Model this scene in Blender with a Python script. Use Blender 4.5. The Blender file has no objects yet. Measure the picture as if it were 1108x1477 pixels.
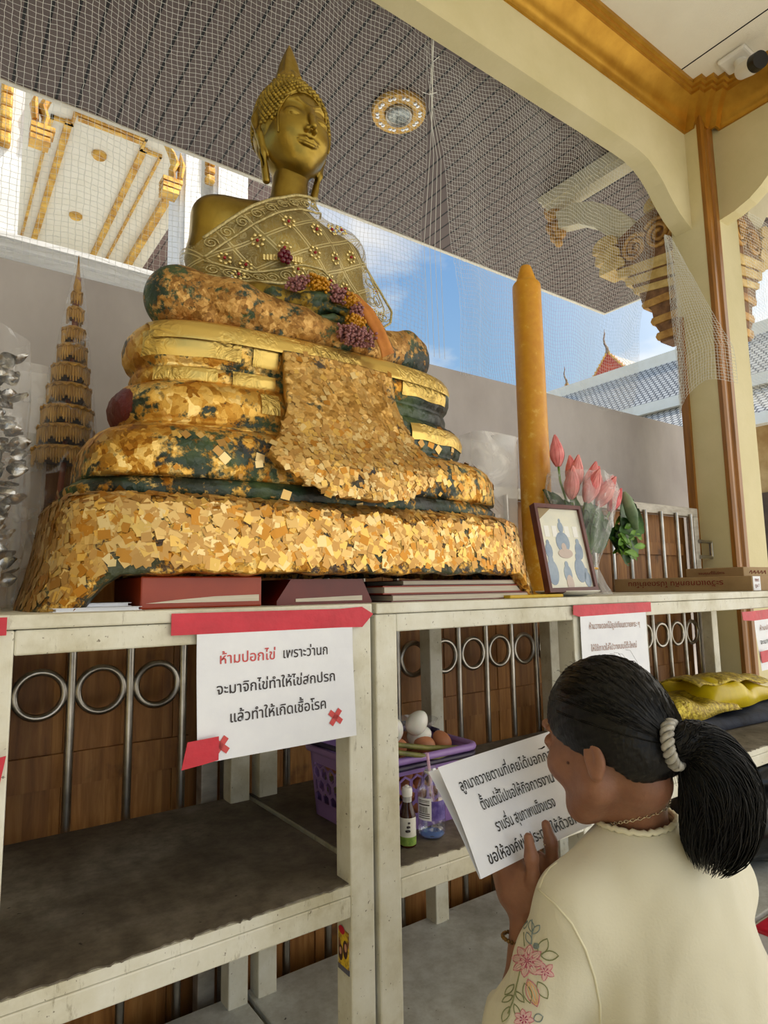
import bpy, bmesh, math, random
import numpy as np
from mathutils import Vector, Matrix
from mathutils.bvhtree import BVHTree
random.seed(7); np.random.seed(7)
SC = bpy.context.scene
COL = SC.collection
PI = math.pi

# ------------------------------------------------------------------ camera, world, sun, exposure
cd = bpy.data.cameras.new('camera'); cam = bpy.data.objects.new('camera', cd); COL.objects.link(cam)
yaw, pitch, roll = math.radians(35.6206), math.radians(7.0075), math.radians(-0.9798)
fw = Vector((math.sin(yaw)*math.cos(pitch), math.cos(yaw)*math.cos(pitch), math.sin(pitch)))
rt0 = Vector((math.cos(yaw), -math.sin(yaw), 0)); up0 = rt0.cross(fw)
rt = math.cos(roll)*rt0 + math.sin(roll)*up0; up = -math.sin(roll)*rt0 + math.cos(roll)*up0
cam.matrix_world = Matrix(((rt.x, up.x, -fw.x, 0), (rt.y, up.y, -fw.y, 0), (rt.z, up.z, -fw.z, 1.15), (0, 0, 0, 1)))
cd.sensor_fit = 'HORIZONTAL'; cd.sensor_width = 36.0; cd.lens = 36.0*915.557/1108.0; cd.clip_start = 0.02; cd.clip_end = 300
SC.camera = cam
SC.view_settings.view_transform = 'Standard'; SC.view_settings.look = 'None'
SC.view_settings.gamma = 1.0; SC.view_settings.use_curve_mapping = False
SC.view_settings.exposure = -0.72
SKY_STRENGTH = 1.45; BACK_GAIN = 2.6
SUN_STRENGTH = 6.0

def srgb(r, g, b):
    f = lambda c: (c/255/12.92 if c/255 <= .04045 else ((c/255+.055)/1.055)**2.4)
    return (f(r), f(g), f(b), 1.0)

def nd(nt, typ, ins=None, **at):
    n = nt.nodes.new('ShaderNode'+typ)
    for k, v in at.items(): setattr(n, k, v)
    for k, v in (ins or {}).items():
        s = n.inputs[k]
        if isinstance(v, bpy.types.NodeSocket): nt.links.new(v, s)
        else: s.default_value = v
    return n
def ramp(nt, fac, stops, interp='LINEAR'):
    n = nt.nodes.new('ShaderNodeValToRGB'); n.color_ramp.interpolation = interp
    el = n.color_ramp.elements
    while len(el) < len(stops): el.new(0.5)
    for e, (p, c) in zip(el, stops):
        e.position = p; e.color = c if len(c) == 4 else (*c, 1)
    nt.links.new(fac, n.inputs[0]); return n.outputs[0]
def mixc(nt, fac, a, b, mode='MIX'):
    n = nt.nodes.new('ShaderNodeMix'); n.data_type = 'RGBA'; n.blend_type = mode
    for k, v in ((0, fac), (6, a), (7, b)):
        if isinstance(v, bpy.types.NodeSocket): nt.links.new(v, n.inputs[k])
        else: n.inputs[k].default_value = v
    return n.outputs[2]
def math_(nt, op, a, b=0.0, c=0.0):
    n = nt.nodes.new('ShaderNodeMath'); n.operation = op
    for k, v in enumerate((a, b, c)):
        if isinstance(v, bpy.types.NodeSocket): nt.links.new(v, n.inputs[k])
        else: n.inputs[k].default_value = v
    return n.outputs[0]
def G(v): return (v, v, v, 1)

w = bpy.data.worlds.new('sky'); SC.world = w; w.use_nodes = True
nt = w.node_tree; bg = nt.nodes['Background']
tc = nd(nt, 'TexCoord')
sep = nd(nt, 'SeparateXYZ', {0: tc.outputs['Generated']})
base = ramp(nt, sep.outputs[2], [(0.0, srgb(190, 218, 240)), (0.22, srgb(166, 206, 241)), (0.6, srgb(116, 168, 228)), (1, srgb(96, 150, 215))])
mp = nd(nt, 'Mapping', {0: tc.outputs['Generated'], 'Scale': (1, 1, 2.2), 'Location': (0.35, 0.1, 0.2)})
ns = nd(nt, 'TexNoise', {'Vector': mp.outputs[0], 'Scale': 2.6, 'Detail': 7.0, 'Roughness': 0.55})
cl = ramp(nt, ns.outputs[0], [(0.48, G(0)), (0.64, G(1))])
skyc = mixc(nt, cl, base, (1.0, 1.0, 1.0, 1))
dot = nd(nt, 'VectorMath', {0: tc.outputs['Generated'], 1: (0.74, -0.52, 0.43)}, operation='DOT_PRODUCT')
gain = nd(nt, 'MapRange', {0: dot.outputs['Value'], 1: 0.30, 2: 0.95, 3: 1.0, 4: BACK_GAIN}, interpolation_type='SMOOTHSTEP')
warm = mixc(nt, nd(nt, 'MapRange', {0: dot.outputs['Value'], 1: 0.3, 2: 0.85, 3: 0.0, 4: 0.9}).outputs[0], skyc, (1.0, .93, .80, 1))
nt.links.new(warm, bg.inputs[0])
nt.links.new(math_(nt, 'MULTIPLY', gain.outputs[0], SKY_STRENGTH), bg.inputs[1])

sd = bpy.data.lights.new('sun', 'SUN'); sun = bpy.data.objects.new('sun', sd); COL.objects.link(sun)
sd.energy = SUN_STRENGTH; sd.angle = math.radians(1.0); sd.color = (1.0, 0.95, 0.86)
sun.rotation_euler = Vector((-0.42, 0.42, -0.80)).to_track_quat('-Z', 'Y').to_euler()
sun.location = (8, -8, 14)

# ------------------------------------------------------------------ materials
MATS = {}
def newmat(name):
    m = bpy.data.materials.new(name); m.use_nodes = True
    return m, m.node_tree, m.node_tree.nodes['Principled BSDF']
def pos(nt): return nd(nt, 'NewGeometry').outputs['Position']
def mat(name, col, rough=0.6, metal=0.0, **kw):
    if name in MATS: return MATS[name]
    m, nt, b = newmat(name)
    b.inputs['Base Color'].default_value = col; b.inputs['Roughness'].default_value = rough; b.inputs['Metallic'].default_value = metal
    for k, v in kw.items(): b.inputs[k.replace('_', ' ')].default_value = v
    MATS[name] = m; return m
def noisemat(name, c1, c2, scale=8, rough=0.6, metal=0.0, lo=0.35, hi=0.65, detail=6, stretch=(1, 1, 1), bump=0.0, bscale=None, speck=None, **kw):
    """two-colour noise mix, optional dark specks and bump"""
    if name in MATS: return MATS[name]
    m, nt, b = newmat(name)
    mp = nd(nt, 'Mapping', {0: pos(nt), 'Scale': stretch})
    n = nd(nt, 'TexNoise', {'Vector': mp.outputs[0], 'Scale': scale, 'Detail': detail, 'Roughness': 0.6})
    c = ramp(nt, n.outputs[0], [(lo, c1), (hi, c2)])
    if speck:
        sc, thr, colr = speck
        n2 = nd(nt, 'TexNoise', {'Vector': mp.outputs[0], 'Scale': sc, 'Detail': 4.0, 'Roughness': 0.7})
        c = mixc(nt, ramp(nt, n2.outputs[0], [(thr, G(0)), (min(1, thr+0.08), G(1))]), c, colr)
    nt.links.new(c, b.inputs['Base Color'])
    b.inputs['Roughness'].default_value = rough; b.inputs['Metallic'].default_value = metal
    for k, v in kw.items(): b.inputs[k.replace('_', ' ')].default_value = v
    if bump:
        n3 = nd(nt, 'TexNoise', {'Vector': mp.outputs[0], 'Scale': bscale or scale*4, 'Detail': 5.0})
        bp = nd(nt, 'Bump', {'Strength': bump, 'Distance': 0.01, 'Height': n3.outputs[0]})
        nt.links.new(bp.outputs[0], b.inputs['Normal'])
    MATS[name] = m; return m

M_wall = noisemat('cream_plaster', srgb(208, 196, 150), srgb(218, 206, 164), 3, 0.75, speck=(24, 0.74, srgb(150, 135, 95)), bump=0.08, bscale=60)
M_ceil = noisemat('ceiling_plaster', srgb(226, 220, 204), srgb(232, 227, 212), 3, 0.8, bump=0.25, bscale=170)
M_goldpaint = noisemat('gold_paint', srgb(172, 124, 36), srgb(200, 152, 56), 6, 0.34, 0.7, bump=0.05)
M_wood_gold = noisemat('amber_varnished_wood', srgb(122, 78, 18), srgb(160, 104, 30), 5, 0.35, 0.0, stretch=(6, 6, .5))
M_greywall = noisemat('grey_render', srgb(166, 158, 156), srgb(188, 182, 180), 2.2, 0.85, speck=(9, 0.73, srgb(120, 112, 106)), stretch=(1, 1, .6))
M_floor = noisemat('concrete_paving', srgb(214, 208, 194), srgb(230, 225, 212), 1.5, 0.7)
M_white = noisemat('white_paint', srgb(232, 231, 228), srgb(240, 239, 236), 4, 0.5)
M_whitewarm = noisemat('warm_white_paint', srgb(236, 230, 212), srgb(242, 237, 222), 4, 0.55)
M_dark = mat('black_gap', srgb(14, 12, 10), 0.9)
M_steel = noisemat('stainless_steel', srgb(150, 145, 138), srgb(186, 182, 175), 14, 0.28, 1.0)
M_red = noisemat('red_tape', srgb(186, 18, 42), srgb(206, 30, 54), 20, 0.38, bump=0.12, bscale=50)
M_black = mat('black_plastic', srgb(18, 18, 19), 0.35)
M_clear_white = mat('white_plastic', srgb(228, 226, 220), 0.35)

def M_stained_white():
    m, nt, b = newmat('chipped_white_enamel')
    p = pos(nt)
    n1 = nd(nt, 'TexNoise', {'Vector': p, 'Scale': 7.0, 'Detail': 7.0, 'Roughness': 0.65})
    c = ramp(nt, n1.outputs[0], [(0.30, srgb(186, 178, 150)), (0.5, srgb(214, 210, 192)), (0.68, srgb(226, 224, 212))])
    mp = nd(nt, 'Mapping', {0: p, 'Scale': (3, 3, .7)})
    n2 = nd(nt, 'TexNoise', {'Vector': mp.outputs[0], 'Scale': 22.0, 'Detail': 6.0, 'Roughness': 0.75})
    c = mixc(nt, ramp(nt, n2.outputs[0], [(0.60, G(0)), (0.74, G(.75))]), c, srgb(118, 104, 68))
    n3 = nd(nt, 'TexNoise', {'Vector': p, 'Scale': 130.0, 'Detail': 3.0})
    c = mixc(nt, ramp(nt, n3.outputs[0], [(0.70, G(0)), (0.74, G(.8))]), c, srgb(88, 74, 50))
    nt.links.new(c, b.inputs['Base Color']); b.inputs['Roughness'].default_value = 0.45
    bp = nd(nt, 'Bump', {'Strength': 0.15, 'Distance': 0.004, 'Height': n2.outputs[0]}); nt.links.new(bp.outputs[0], b.inputs['Normal'])
    return m
M_enamel = M_stained_white()
def M_shelfboard(name, a, b_, c_, sp):
    m, nt, b = newmat(name)
    p = pos(nt)
    n1 = nd(nt, 'TexNoise', {'Vector': p, 'Scale': 3.2, 'Detail': 8.0, 'Roughness': 0.62})
    c = ramp(nt, n1.outputs[0], [(0.32, a), (0.5, b_), (0.68, c_)])
    n2 = nd(nt, 'TexNoise', {'Vector': p, 'Scale': 26.0, 'Detail': 8.0, 'Roughness': 0.7})
    c = mixc(nt, ramp(nt, n2.outputs[0], [(0.35, G(.55)), (0.62, G(0))]), c, sp, 'MULTIPLY')
    n3 = nd(nt, 'TexNoise', {'Vector': p, 'Scale': 60.0, 'Detail': 2.0})
    c = mixc(nt, ramp(nt, n3.outputs[0], [(0.745, G(0)), (0.77, G(.85))]), c, srgb(30, 24, 16))
    nt.links.new(c, b.inputs['Base Color']); b.inputs['Roughness'].default_value = 0.7
    bp = nd(nt, 'Bump', {'Strength': 0.2, 'Distance': 0.004, 'Height': n2.outputs[0]}); nt.links.new(bp.outputs[0], b.inputs['Normal'])
    return m
M_shelf = M_shelfboard('grimy_vinyl_board', srgb(84, 74, 60), srgb(112, 102, 88), srgb(146, 138, 124), srgb(120, 108, 92))
M_shelflow = M_shelfboard('pale_grey_board', srgb(176, 176, 168), srgb(206, 207, 202), srgb(224, 226, 222), srgb(196, 190, 178))

def M_stripes(name, c, line, axis, period, width, rough=0.55):
    m, nt, b = newmat(name)
    s = nd(nt, 'SeparateXYZ', {0: pos(nt)}).outputs[axis]
    fr = math_(nt, 'FRACT', math_(nt, 'DIVIDE', s, period))
    msk = math_(nt, 'LESS_THAN', fr, width)
    n = nd(nt, 'TexNoise', {'Vector': pos(nt), 'Scale': 2.0})
    cc = ramp(nt, n.outputs[0], [(0.3, c), (0.7, tuple(min(1, x*1.12) for x in c[:3])+(1,))])
    nt.links.new(mixc(nt, msk, cc, line), b.inputs['Base Color']); b.inputs['Roughness'].default_value = rough
    bp = nd(nt, 'Bump', {'Strength': 0.6, 'Distance': 0.01, 'Height': math_(nt, 'SUBTRACT', 1.0, msk)}); nt.links.new(bp.outputs[0], b.inputs['Normal'])
    return m
M_soffit = M_stripes('brown_metal_slats', srgb(102, 88, 84), srgb(7, 6, 6), 0, 0.105, 0.13)

def glassy(name, col=(1, 1, 1, 1), alpha=0.25, rough=0.08, spec=0.7, bump=0.0, bscale=20):
    """thin clear film: mostly transparent with a glossy sheen and a faint milky body"""
    m = bpy.data.materials.new(name); m.use_nodes = True; nt = m.node_tree; nt.nodes.clear()
    out = nd(nt, 'OutputMaterial'); tr = nd(nt, 'BsdfTransparent', {0: (.97, .97, .97, 1)})
    gl = nd(nt, 'BsdfPrincipled', {'Base Color': col, 'Roughness': rough, 'Specular IOR Level': spec})
    fr = nd(nt, 'LayerWeight', {0: 0.35})
    f = math_(nt, 'ADD', math_(nt, 'MULTIPLY', fr.outputs['Facing'], 0.26), alpha)
    if bump:
        n = nd(nt, 'TexNoise', {'Vector': pos(nt), 'Scale': bscale, 'Detail': 4.0, 'Distortion': 1.2})
        bp = nd(nt, 'Bump', {'Strength': bump, 'Distance': 0.02, 'Height': n.outputs[0]})
        nt.links.new(bp.outputs[0], gl.inputs['Normal'])
        f = math_(nt, 'ADD', f, ramp(nt, n.outputs[0], [(.60, G(0)), (.74, G(.35))]))
    mx = nd(nt, 'MixShader', {0: math_(nt, 'MINIMUM', f, .95), 1: tr.outputs[0], 2: gl.outputs[0]})
    nt.links.new(mx.outputs[0], out.inputs[0]); return m
M_film = glassy('crinkled_clear_film', (1, 1, 1, 1), 0.015, 0.08, 0.8, 1.0, 16)
M_acetate = glassy('clear_acetate_sheet', (.92, .88, .82, 1), 0.24, 0.10, 0.8, 0.5, 9)

# ------------------------------------------------------------------ mesh helpers
ORG = {}
class MB:
    def __init__(s): s.V = []; s.F = []; s.UV = None
    def add(s, V, F):
        n = len(s.V); s.V += [tuple(v) for v in V]; s.F += [tuple(i+n for i in f) for f in F]; return s
    def box(s, a, b):
        x0, y0, z0 = a; x1, y1, z1 = b
        V = [(x, y, z) for z in (z0, z1) for y in (y0, y1) for x in (x0, x1)]
        return s.add(V, [(0, 2, 3, 1), (4, 5, 7, 6), (0, 1, 5, 4), (2, 6, 7, 3), (0, 4, 6, 2), (1, 3, 7, 5)])
    def obox(s, c, ax, ay, az, hx, hy, hz):
        c, ax, ay, az = map(Vector, (c, ax, ay, az))
        V = [c+ax*hx*i+ay*hy*j+az*hz*k for k in (-1, 1) for j in (-1, 1) for i in (-1, 1)]
        return s.add(V, [(0, 2, 3, 1), (4, 5, 7, 6), (0, 1, 5, 4), (2, 6, 7, 3), (0, 4, 6, 2), (1, 3, 7, 5)])
    def bbox(s, a, b, r=0.004, seg=2):
        bm = bmesh.new(); bmesh.ops.create_cube(bm, size=1)
        for v in bm.verts: v.co = Vector([a[i]+(v.co[i]+.5)*(b[i]-a[i]) for i in range(3)])
        bmesh.ops.bevel(bm, geom=list(bm.edges), offset=r, segments=seg, affect='EDGES', profile=.5)
        return s.addbm(bm)
    def addbm(s, bm):
        bm.verts.index_update(); s.add([v.co for v in bm.verts], [[v.index for v in f.verts] for f in bm.faces]); bm.free(); return s
    def tube(s, pts, r, n=10, closed=False, caps=True, flat=1.0):
        pts = [Vector(p) for p in pts]; m = len(pts)
        rr = r if hasattr(r, '__len__') else [r]*m
        V = []; F = []; prev = None
        for i, p in enumerate(pts):
            t = (pts[(i+1) % m]-pts[i-1]) if closed else (pts[min(i+1, m-1)]-pts[max(i-1, 0)])
            if t.length < 1e-9: t = Vector((0, 0, 1))
            t.normalize()
            if prev is None:
                a = t.cross(Vector((0, 0, 1)) if abs(t.z) < .9 else Vector((1, 0, 0))).normalized()
            else:
                a = prev - t*prev.dot(t)
                a = a.normalized() if a.length > 1e-6 else t.orthogonal().normalized()
            prev = a; b = t.cross(a)
            for k in range(n):
                an = 2*PI*k/n; V.append(p+(a*math.cos(an)+b*math.sin(an)*flat)*rr[i])
        for i in range(m if closed else m-1):
            j = (i+1) % m
            for k in range(n):
                l = (k+1) % n; F.append((i*n+k, i*n+l, j*n+l, j*n+k))
        if caps and not closed:
            F.append(tuple(range(n))[::-1]); F.append(tuple((m-1)*n+k for k in range(n)))
        return s.add(V, F)
    def cyl(s, p0, p1, r0, r1=None, n=20): return s.tube([p0, p1], [r0, r0 if r1 is None else r1], n)
    def lathe(s, prof, c=(0, 0, 0), n=32, wob=None, closed_ends=True):
        V = []; F = []; m = len(prof)
        for i, (r, z) in enumerate(prof):
            for k in range(n):
                a = 2*PI*k/n; q = r*(1+(wob(a, i) if wob else 0)); V.append((c[0]+q*math.cos(a), c[1]+q*math.sin(a), c[2]+z))
        for i in range(m-1):
            for k in range(n):
                l = (k+1) % n; F.append((i*n+k, i*n+l, (i+1)*n+l, (i+1)*n+k))
        if closed_ends:
            F.append(tuple(range(n))[::-1]); F.append(tuple((m-1)*n+k for k in range(n)))
        return s.add(V, F)
    def sph(s, c, r, sub=2, sc=(1, 1, 1), rot=None):
        bm = bmesh.new(); bmesh.ops.create_icosphere(bm, subdivisions=sub, radius=1)
        for v in bm.verts:
            q = Vector((v.co.x*sc[0], v.co.y*sc[1], v.co.z*sc[2]))*r
            if rot: q = rot @ q
            v.co = q+Vector(c)
        return s.addbm(bm)
    def prism(s, poly, d0, d1, frame=None):
        """poly of (u,v); frame maps (u,v,d) to a point"""
        fr = frame or (lambda u, v, d: (u, d, v)); n = len(poly)
        V = [fr(u, v, d0) for u, v in poly]+[fr(u, v, d1) for u, v in poly]
        F = [tuple(range(n)), tuple(range(2*n-1, n-1, -1))]
        F += [(i, i+n, (i+1) % n+n, (i+1) % n) for i in range(n)]
        return s.add(V, F)
    def grid(s, fn, nu, nv):
        V = [fn(i/nu, j/nv) for j in range(nv+1) for i in range(nu+1)]
        F = [(j*(nu+1)+i, j*(nu+1)+i+1, (j+1)*(nu+1)+i+1, (j+1)*(nu+1)+i) for j in range(nv) for i in range(nu)]
        return s.add(V, F)
    def xf(s, M):
        s.V = [tuple(M @ Vector(v)) for v in s.V]; return s
    def build(s, name, m, parent=None, smooth=False, solid=0, sub=0, bev=0, local=False, fix=True):
        me = bpy.data.meshes.new(name)
        if parent is not None: o0 = Vector((0, 0, 0)) if local else ORG[parent.name]
        else:
            A = np.array(s.V); o0 = Vector(((A[:, 0].min()+A[:, 0].max())/2, (A[:, 1].min()+A[:, 1].max())/2, A[:, 2].min()))
        me.from_pydata([tuple(Vector(v)-o0) for v in s.V], [], s.F); me.validate()
        if fix:
            bm = bmesh.new(); bm.from_mesh(me); bmesh.ops.recalc_face_normals(bm, faces=bm.faces); bm.to_mesh(me); bm.free()
        for mm in (m if isinstance(m, (list, tuple)) else [m]): me.materials.append(mm)
        if smooth: me.polygons.foreach_set('use_smooth', [True]*len(me.polygons))
        o = bpy.data.objects.new(name, me); COL.objects.link(o)
        if parent is not None: o.parent = parent; ORG[o.name] = o0
        else: o.location = o0; ORG[o.name] = o0
        if bev:
            b = o.modifiers.new('bevel', 'BEVEL'); b.width = bev; b.segments = 2; b.limit_method = 'ANGLE'
        if solid:
            q = o.modifiers.new('solid', 'SOLIDIFY'); q.thickness = solid; q.offset = 0
        if sub:
            q = o.modifiers.new('sub', 'SUBSURF'); q.levels = sub; q.render_levels = sub
        if smooth == 'auto':
            me.polygons.foreach_set('use_smooth', [True]*len(me.polygons)); me.set_sharp_from_angle(angle=math.radians(40))
        return o
def thing(name, label, cat, loc=(0, 0, 0), group=None):
    o = bpy.data.objects.new(name, None); COL.objects.link(o); o.location = loc; o.empty_display_size = .05
    ORG[o.name] = Vector(loc); o['label'] = label; o['category'] = cat
    if group: o['group'] = group
    return o
def tag(o, label, cat, group=None, kind=None):
    o['label'] = label; o['category'] = cat
    if group: o['group'] = group
    if kind: o['kind'] = kind
    return o
def struct(o): o['kind'] = 'structure'; return o
def dup(root, loc, rotz=None, label=None, scale=None):
    r = root.copy(); COL.objects.link(r); r.location = loc
    if rotz is not None: r.rotation_euler = (0, 0, rotz)
    if scale: r.scale = scale
    if label: r['label'] = label
    for ch in list(root.children):
        c = ch.copy(); COL.objects.link(c); c.parent = r
        for g in ch.children:
            d = g.copy(); COL.objects.link(d); d.parent = c
    return r

# Thai lettering laid out glyph by glyph
_gc = {}
def _glyph(s):
    if s in _gc: return _gc[s]
    cu = bpy.data.curves.new('g', 'FONT'); cu.body = s; cu.size = 1.0; cu.resolution_u = 2; cu.offset = .008
    o = bpy.data.objects.new('g', cu); COL.objects.link(o)
    me = bpy.data.meshes.new_from_object(o.evaluated_get(bpy.context.evaluated_depsgraph_get()))
    v = [(p.co.x, p.co.y) for p in me.vertices]; f = [tuple(p.vertices) for p in me.polygons]
    bpy.data.objects.remove(o); bpy.data.curves.remove(cu); bpy.data.meshes.remove(me)
    _gc[s] = (v, f); return v, f
def _adv(ch):
    return max(x for x, y in _glyph(ch+'|')[0])-max(x for x, y in _glyph('|')[0])
T_UP = set('ัิีึื็ํ'); T_TONE = set('่้๊๋์'); T_LOW = set('ุู')
def text_geo(s):
    V = []; F = []; x = 0; upv = False
    for i, ch in enumerate(s):
        if ch == ' ': x += .28; upv = False; continue
        mark = ch in T_UP or ch in T_TONE or ch in T_LOW; dx = dy = 0; extra = None
        if mark:
            v, f = _glyph(ch); dx = -.03-max(p[0] for p in v)
            if ch in T_TONE and upv: dy = .17
            if ch in T_UP: upv = True
        else:
            if ch == 'ส':
                v, f = _glyph('ล'); v = v+[(.36, .50), (.41, .45), (.58, .62), (.53, .67)]; f = f+[tuple(len(v)-4+k for k in range(4))]
            else: v, f = _glyph(ch)
            upv = False
        n = len(V); V += [(p[0]+x+dx, p[1]+dy) for p in v]; F += [tuple(k+n for k in q) for q in f]
        if not mark: x += _adv('ล' if ch == 'ส' else ch)
    return V, F, x
def text_mb(mb, s, frame, u, v, size, align='C', width=None):
    """write s centred at (u,v); frame maps (u,v) to a point"""
    V, F, wd = text_geo(s); kx = size
    if width: kx = width/wd
    off = {'C': -wd/2, 'L': 0, 'R': -wd}[align]
    return mb.add([frame(u+(a+off)*kx, v+b*size) for a, b in V], F)
# ================================================================== THE SETTING
struct(MB().box((-16, -16, -.2), (22, 26, 0)).build('floor', M_floor))
# porch ceiling (its roof slab shades the shelves)
CZ = 3.835
c = MB().box((-5, -3.2, CZ), (3.5, 1.70, CZ+.35)).build('ceiling', M_ceil); struct(c)
j = MB()
for xx in (3.062, 1.84, .62, -.6): j.box((xx, -3.1, CZ-.002), (xx+.006, 1.60, CZ+.001))
struct(j.build('trim_4', M_dark))
# arched beam along X (flat soffit, ogee haunch to the column)
def arch_poly(x0, x1, zt, zb, ztip):
    P = [(x0, zt), (x0, zb)]
    # haunch from (x1-.62, zb) down to (x1, ztip)
    L = x1-.58
    cv = [(0, 0), (.10, -.004), (.18, -.02), (.25, -.055), (.31, -.10), (.36, -.15), (.405, -.19), (.45, -.225), (.50, -.252), (.545, -.272), (.58, -.285)]
    for a, b in cv: P.append((L+a, zb+b*(zb-ztip)/.285))
    P.append((x1, zt)); return P
b = MB().prism(arch_poly(-5, 3.33, CZ+.2, 3.378, 3.095), 1.669, 1.765, lambda u, v, d: (u, d, v))
struct(b.build('arched_beam', M_wall))
b = MB().prism([( -3.2, CZ+.2), (-3.2, 3.40)]+[(y, z) for y, z in ((.95, 3.40), (1.06, 3.395), (1.16, 3.375), (1.24, 3.335), (1.31, 3.28), (1.36, 3.235), (1.42, 3.195), (1.50, 3.165), (1.583, 3.15))]+[(1.583, CZ+.2)], 3.455, 3.545, lambda u, v, d: (d, u, v))
struct(b.build('arched_beam', M_wall))
# gold cornice: moulded profile swept along both beams
prof = [(0, -.085), (.012, -.085), (.016, -.07), (.026, -.062), (.034, -.035), (.056, -.008), (.090, .018), (.110, .030), (.112, .045), (.124, .048), (.126, .062), (.140, .066), (.142, .085), (0, .085)]
zc = CZ-.085
cb = MB(); n = len(prof)
def sweep(mb, prof, pts):
    """pts: list of (origin, out-vector) corners; profile (out, z)"""
    V = []; F = []; n = len(prof)
    for o, q in pts: V += [(o[0]+q[0]*a, o[1]+q[1]*a, o[2]+z) for a, z in prof]
    for k in range(len(pts)-1):
        for i in range(n): F.append((k*n+i, k*n+(i+1) % n, (k+1)*n+(i+1) % n, (k+1)*n+i))
    F.append(tuple(range(n))); F.append(tuple((len(pts)-1)*n+i for i in range(n))[::-1])
    return mb.add(V, F)
sweep(cb, prof, [((-5, 1.669, zc), (0, -1))]+[((x, y, zc), (-1, -1)) for x, y in ((3.32, 1.669), (3.32, 1.622), (3.365, 1.622), (3.365, 1.582), (3.41, 1.582), (3.41, 1.545), (3.455, 1.545))]+[((3.455, -3.2, zc), (-1, 0))])
struct(cb.build('trim_1', M_goldpaint, smooth='auto'))
# corner column with its amber reeded strip
t = thing('corner_column', 'cream square corner column with a reeded amber strip on its edge', 'column', (3.49, 1.68, 0)); t['kind'] = 'structure'
MB().box((3.32, 1.582, 0), (3.665, 1.785, CZ+.2)).build('shaft', M_wall, t)
st = MB()
st.prism([(3.318, 1.600), (3.318, 1.579), (3.335, 1.572), (3.352, 1.572), (3.362, 1.578), (3.382, 1.578), (3.390, 1.566), (3.410, 1.566), (3.418, 1.572), (3.436, 1.572), (3.440, 1.584), (3.40, 1.60)], 0.0, 3.77, lambda u, v, d: (u, v, d))
st.build('reeded_strip', M_wood_gold, t)
MB().box((3.300, 1.755, 0), (3.33, 1.795, 2.62)).build('edge_strip', M_wood_gold, t)
# brown slatted eave soffit running round the porch
so = MB().box((-5, 1.765, 3.90), (5.43, 3.672, 4.05)).build('soffit_back', M_soffit); struct(so)
so = MB().box((3.545, -3.2, 3.901), (5.43, 1.765, 4.05)).build('soffit_right', M_soffit); struct(so)
fa = MB().box((-5, 3.672, 3.893), (5.452, 3.70, 4.10)).box((5.43, -3.2, 3.893), (5.452, 3.672, 4.10)).build('trim_2', M_whitewarm); struct(fa)
# grey boundary wall behind the gate
wl = MB().box((-5, 2.10, 0), (3.98, 2.24, 2.150)).build('wall_back', M_greywall); struct(wl)

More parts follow.
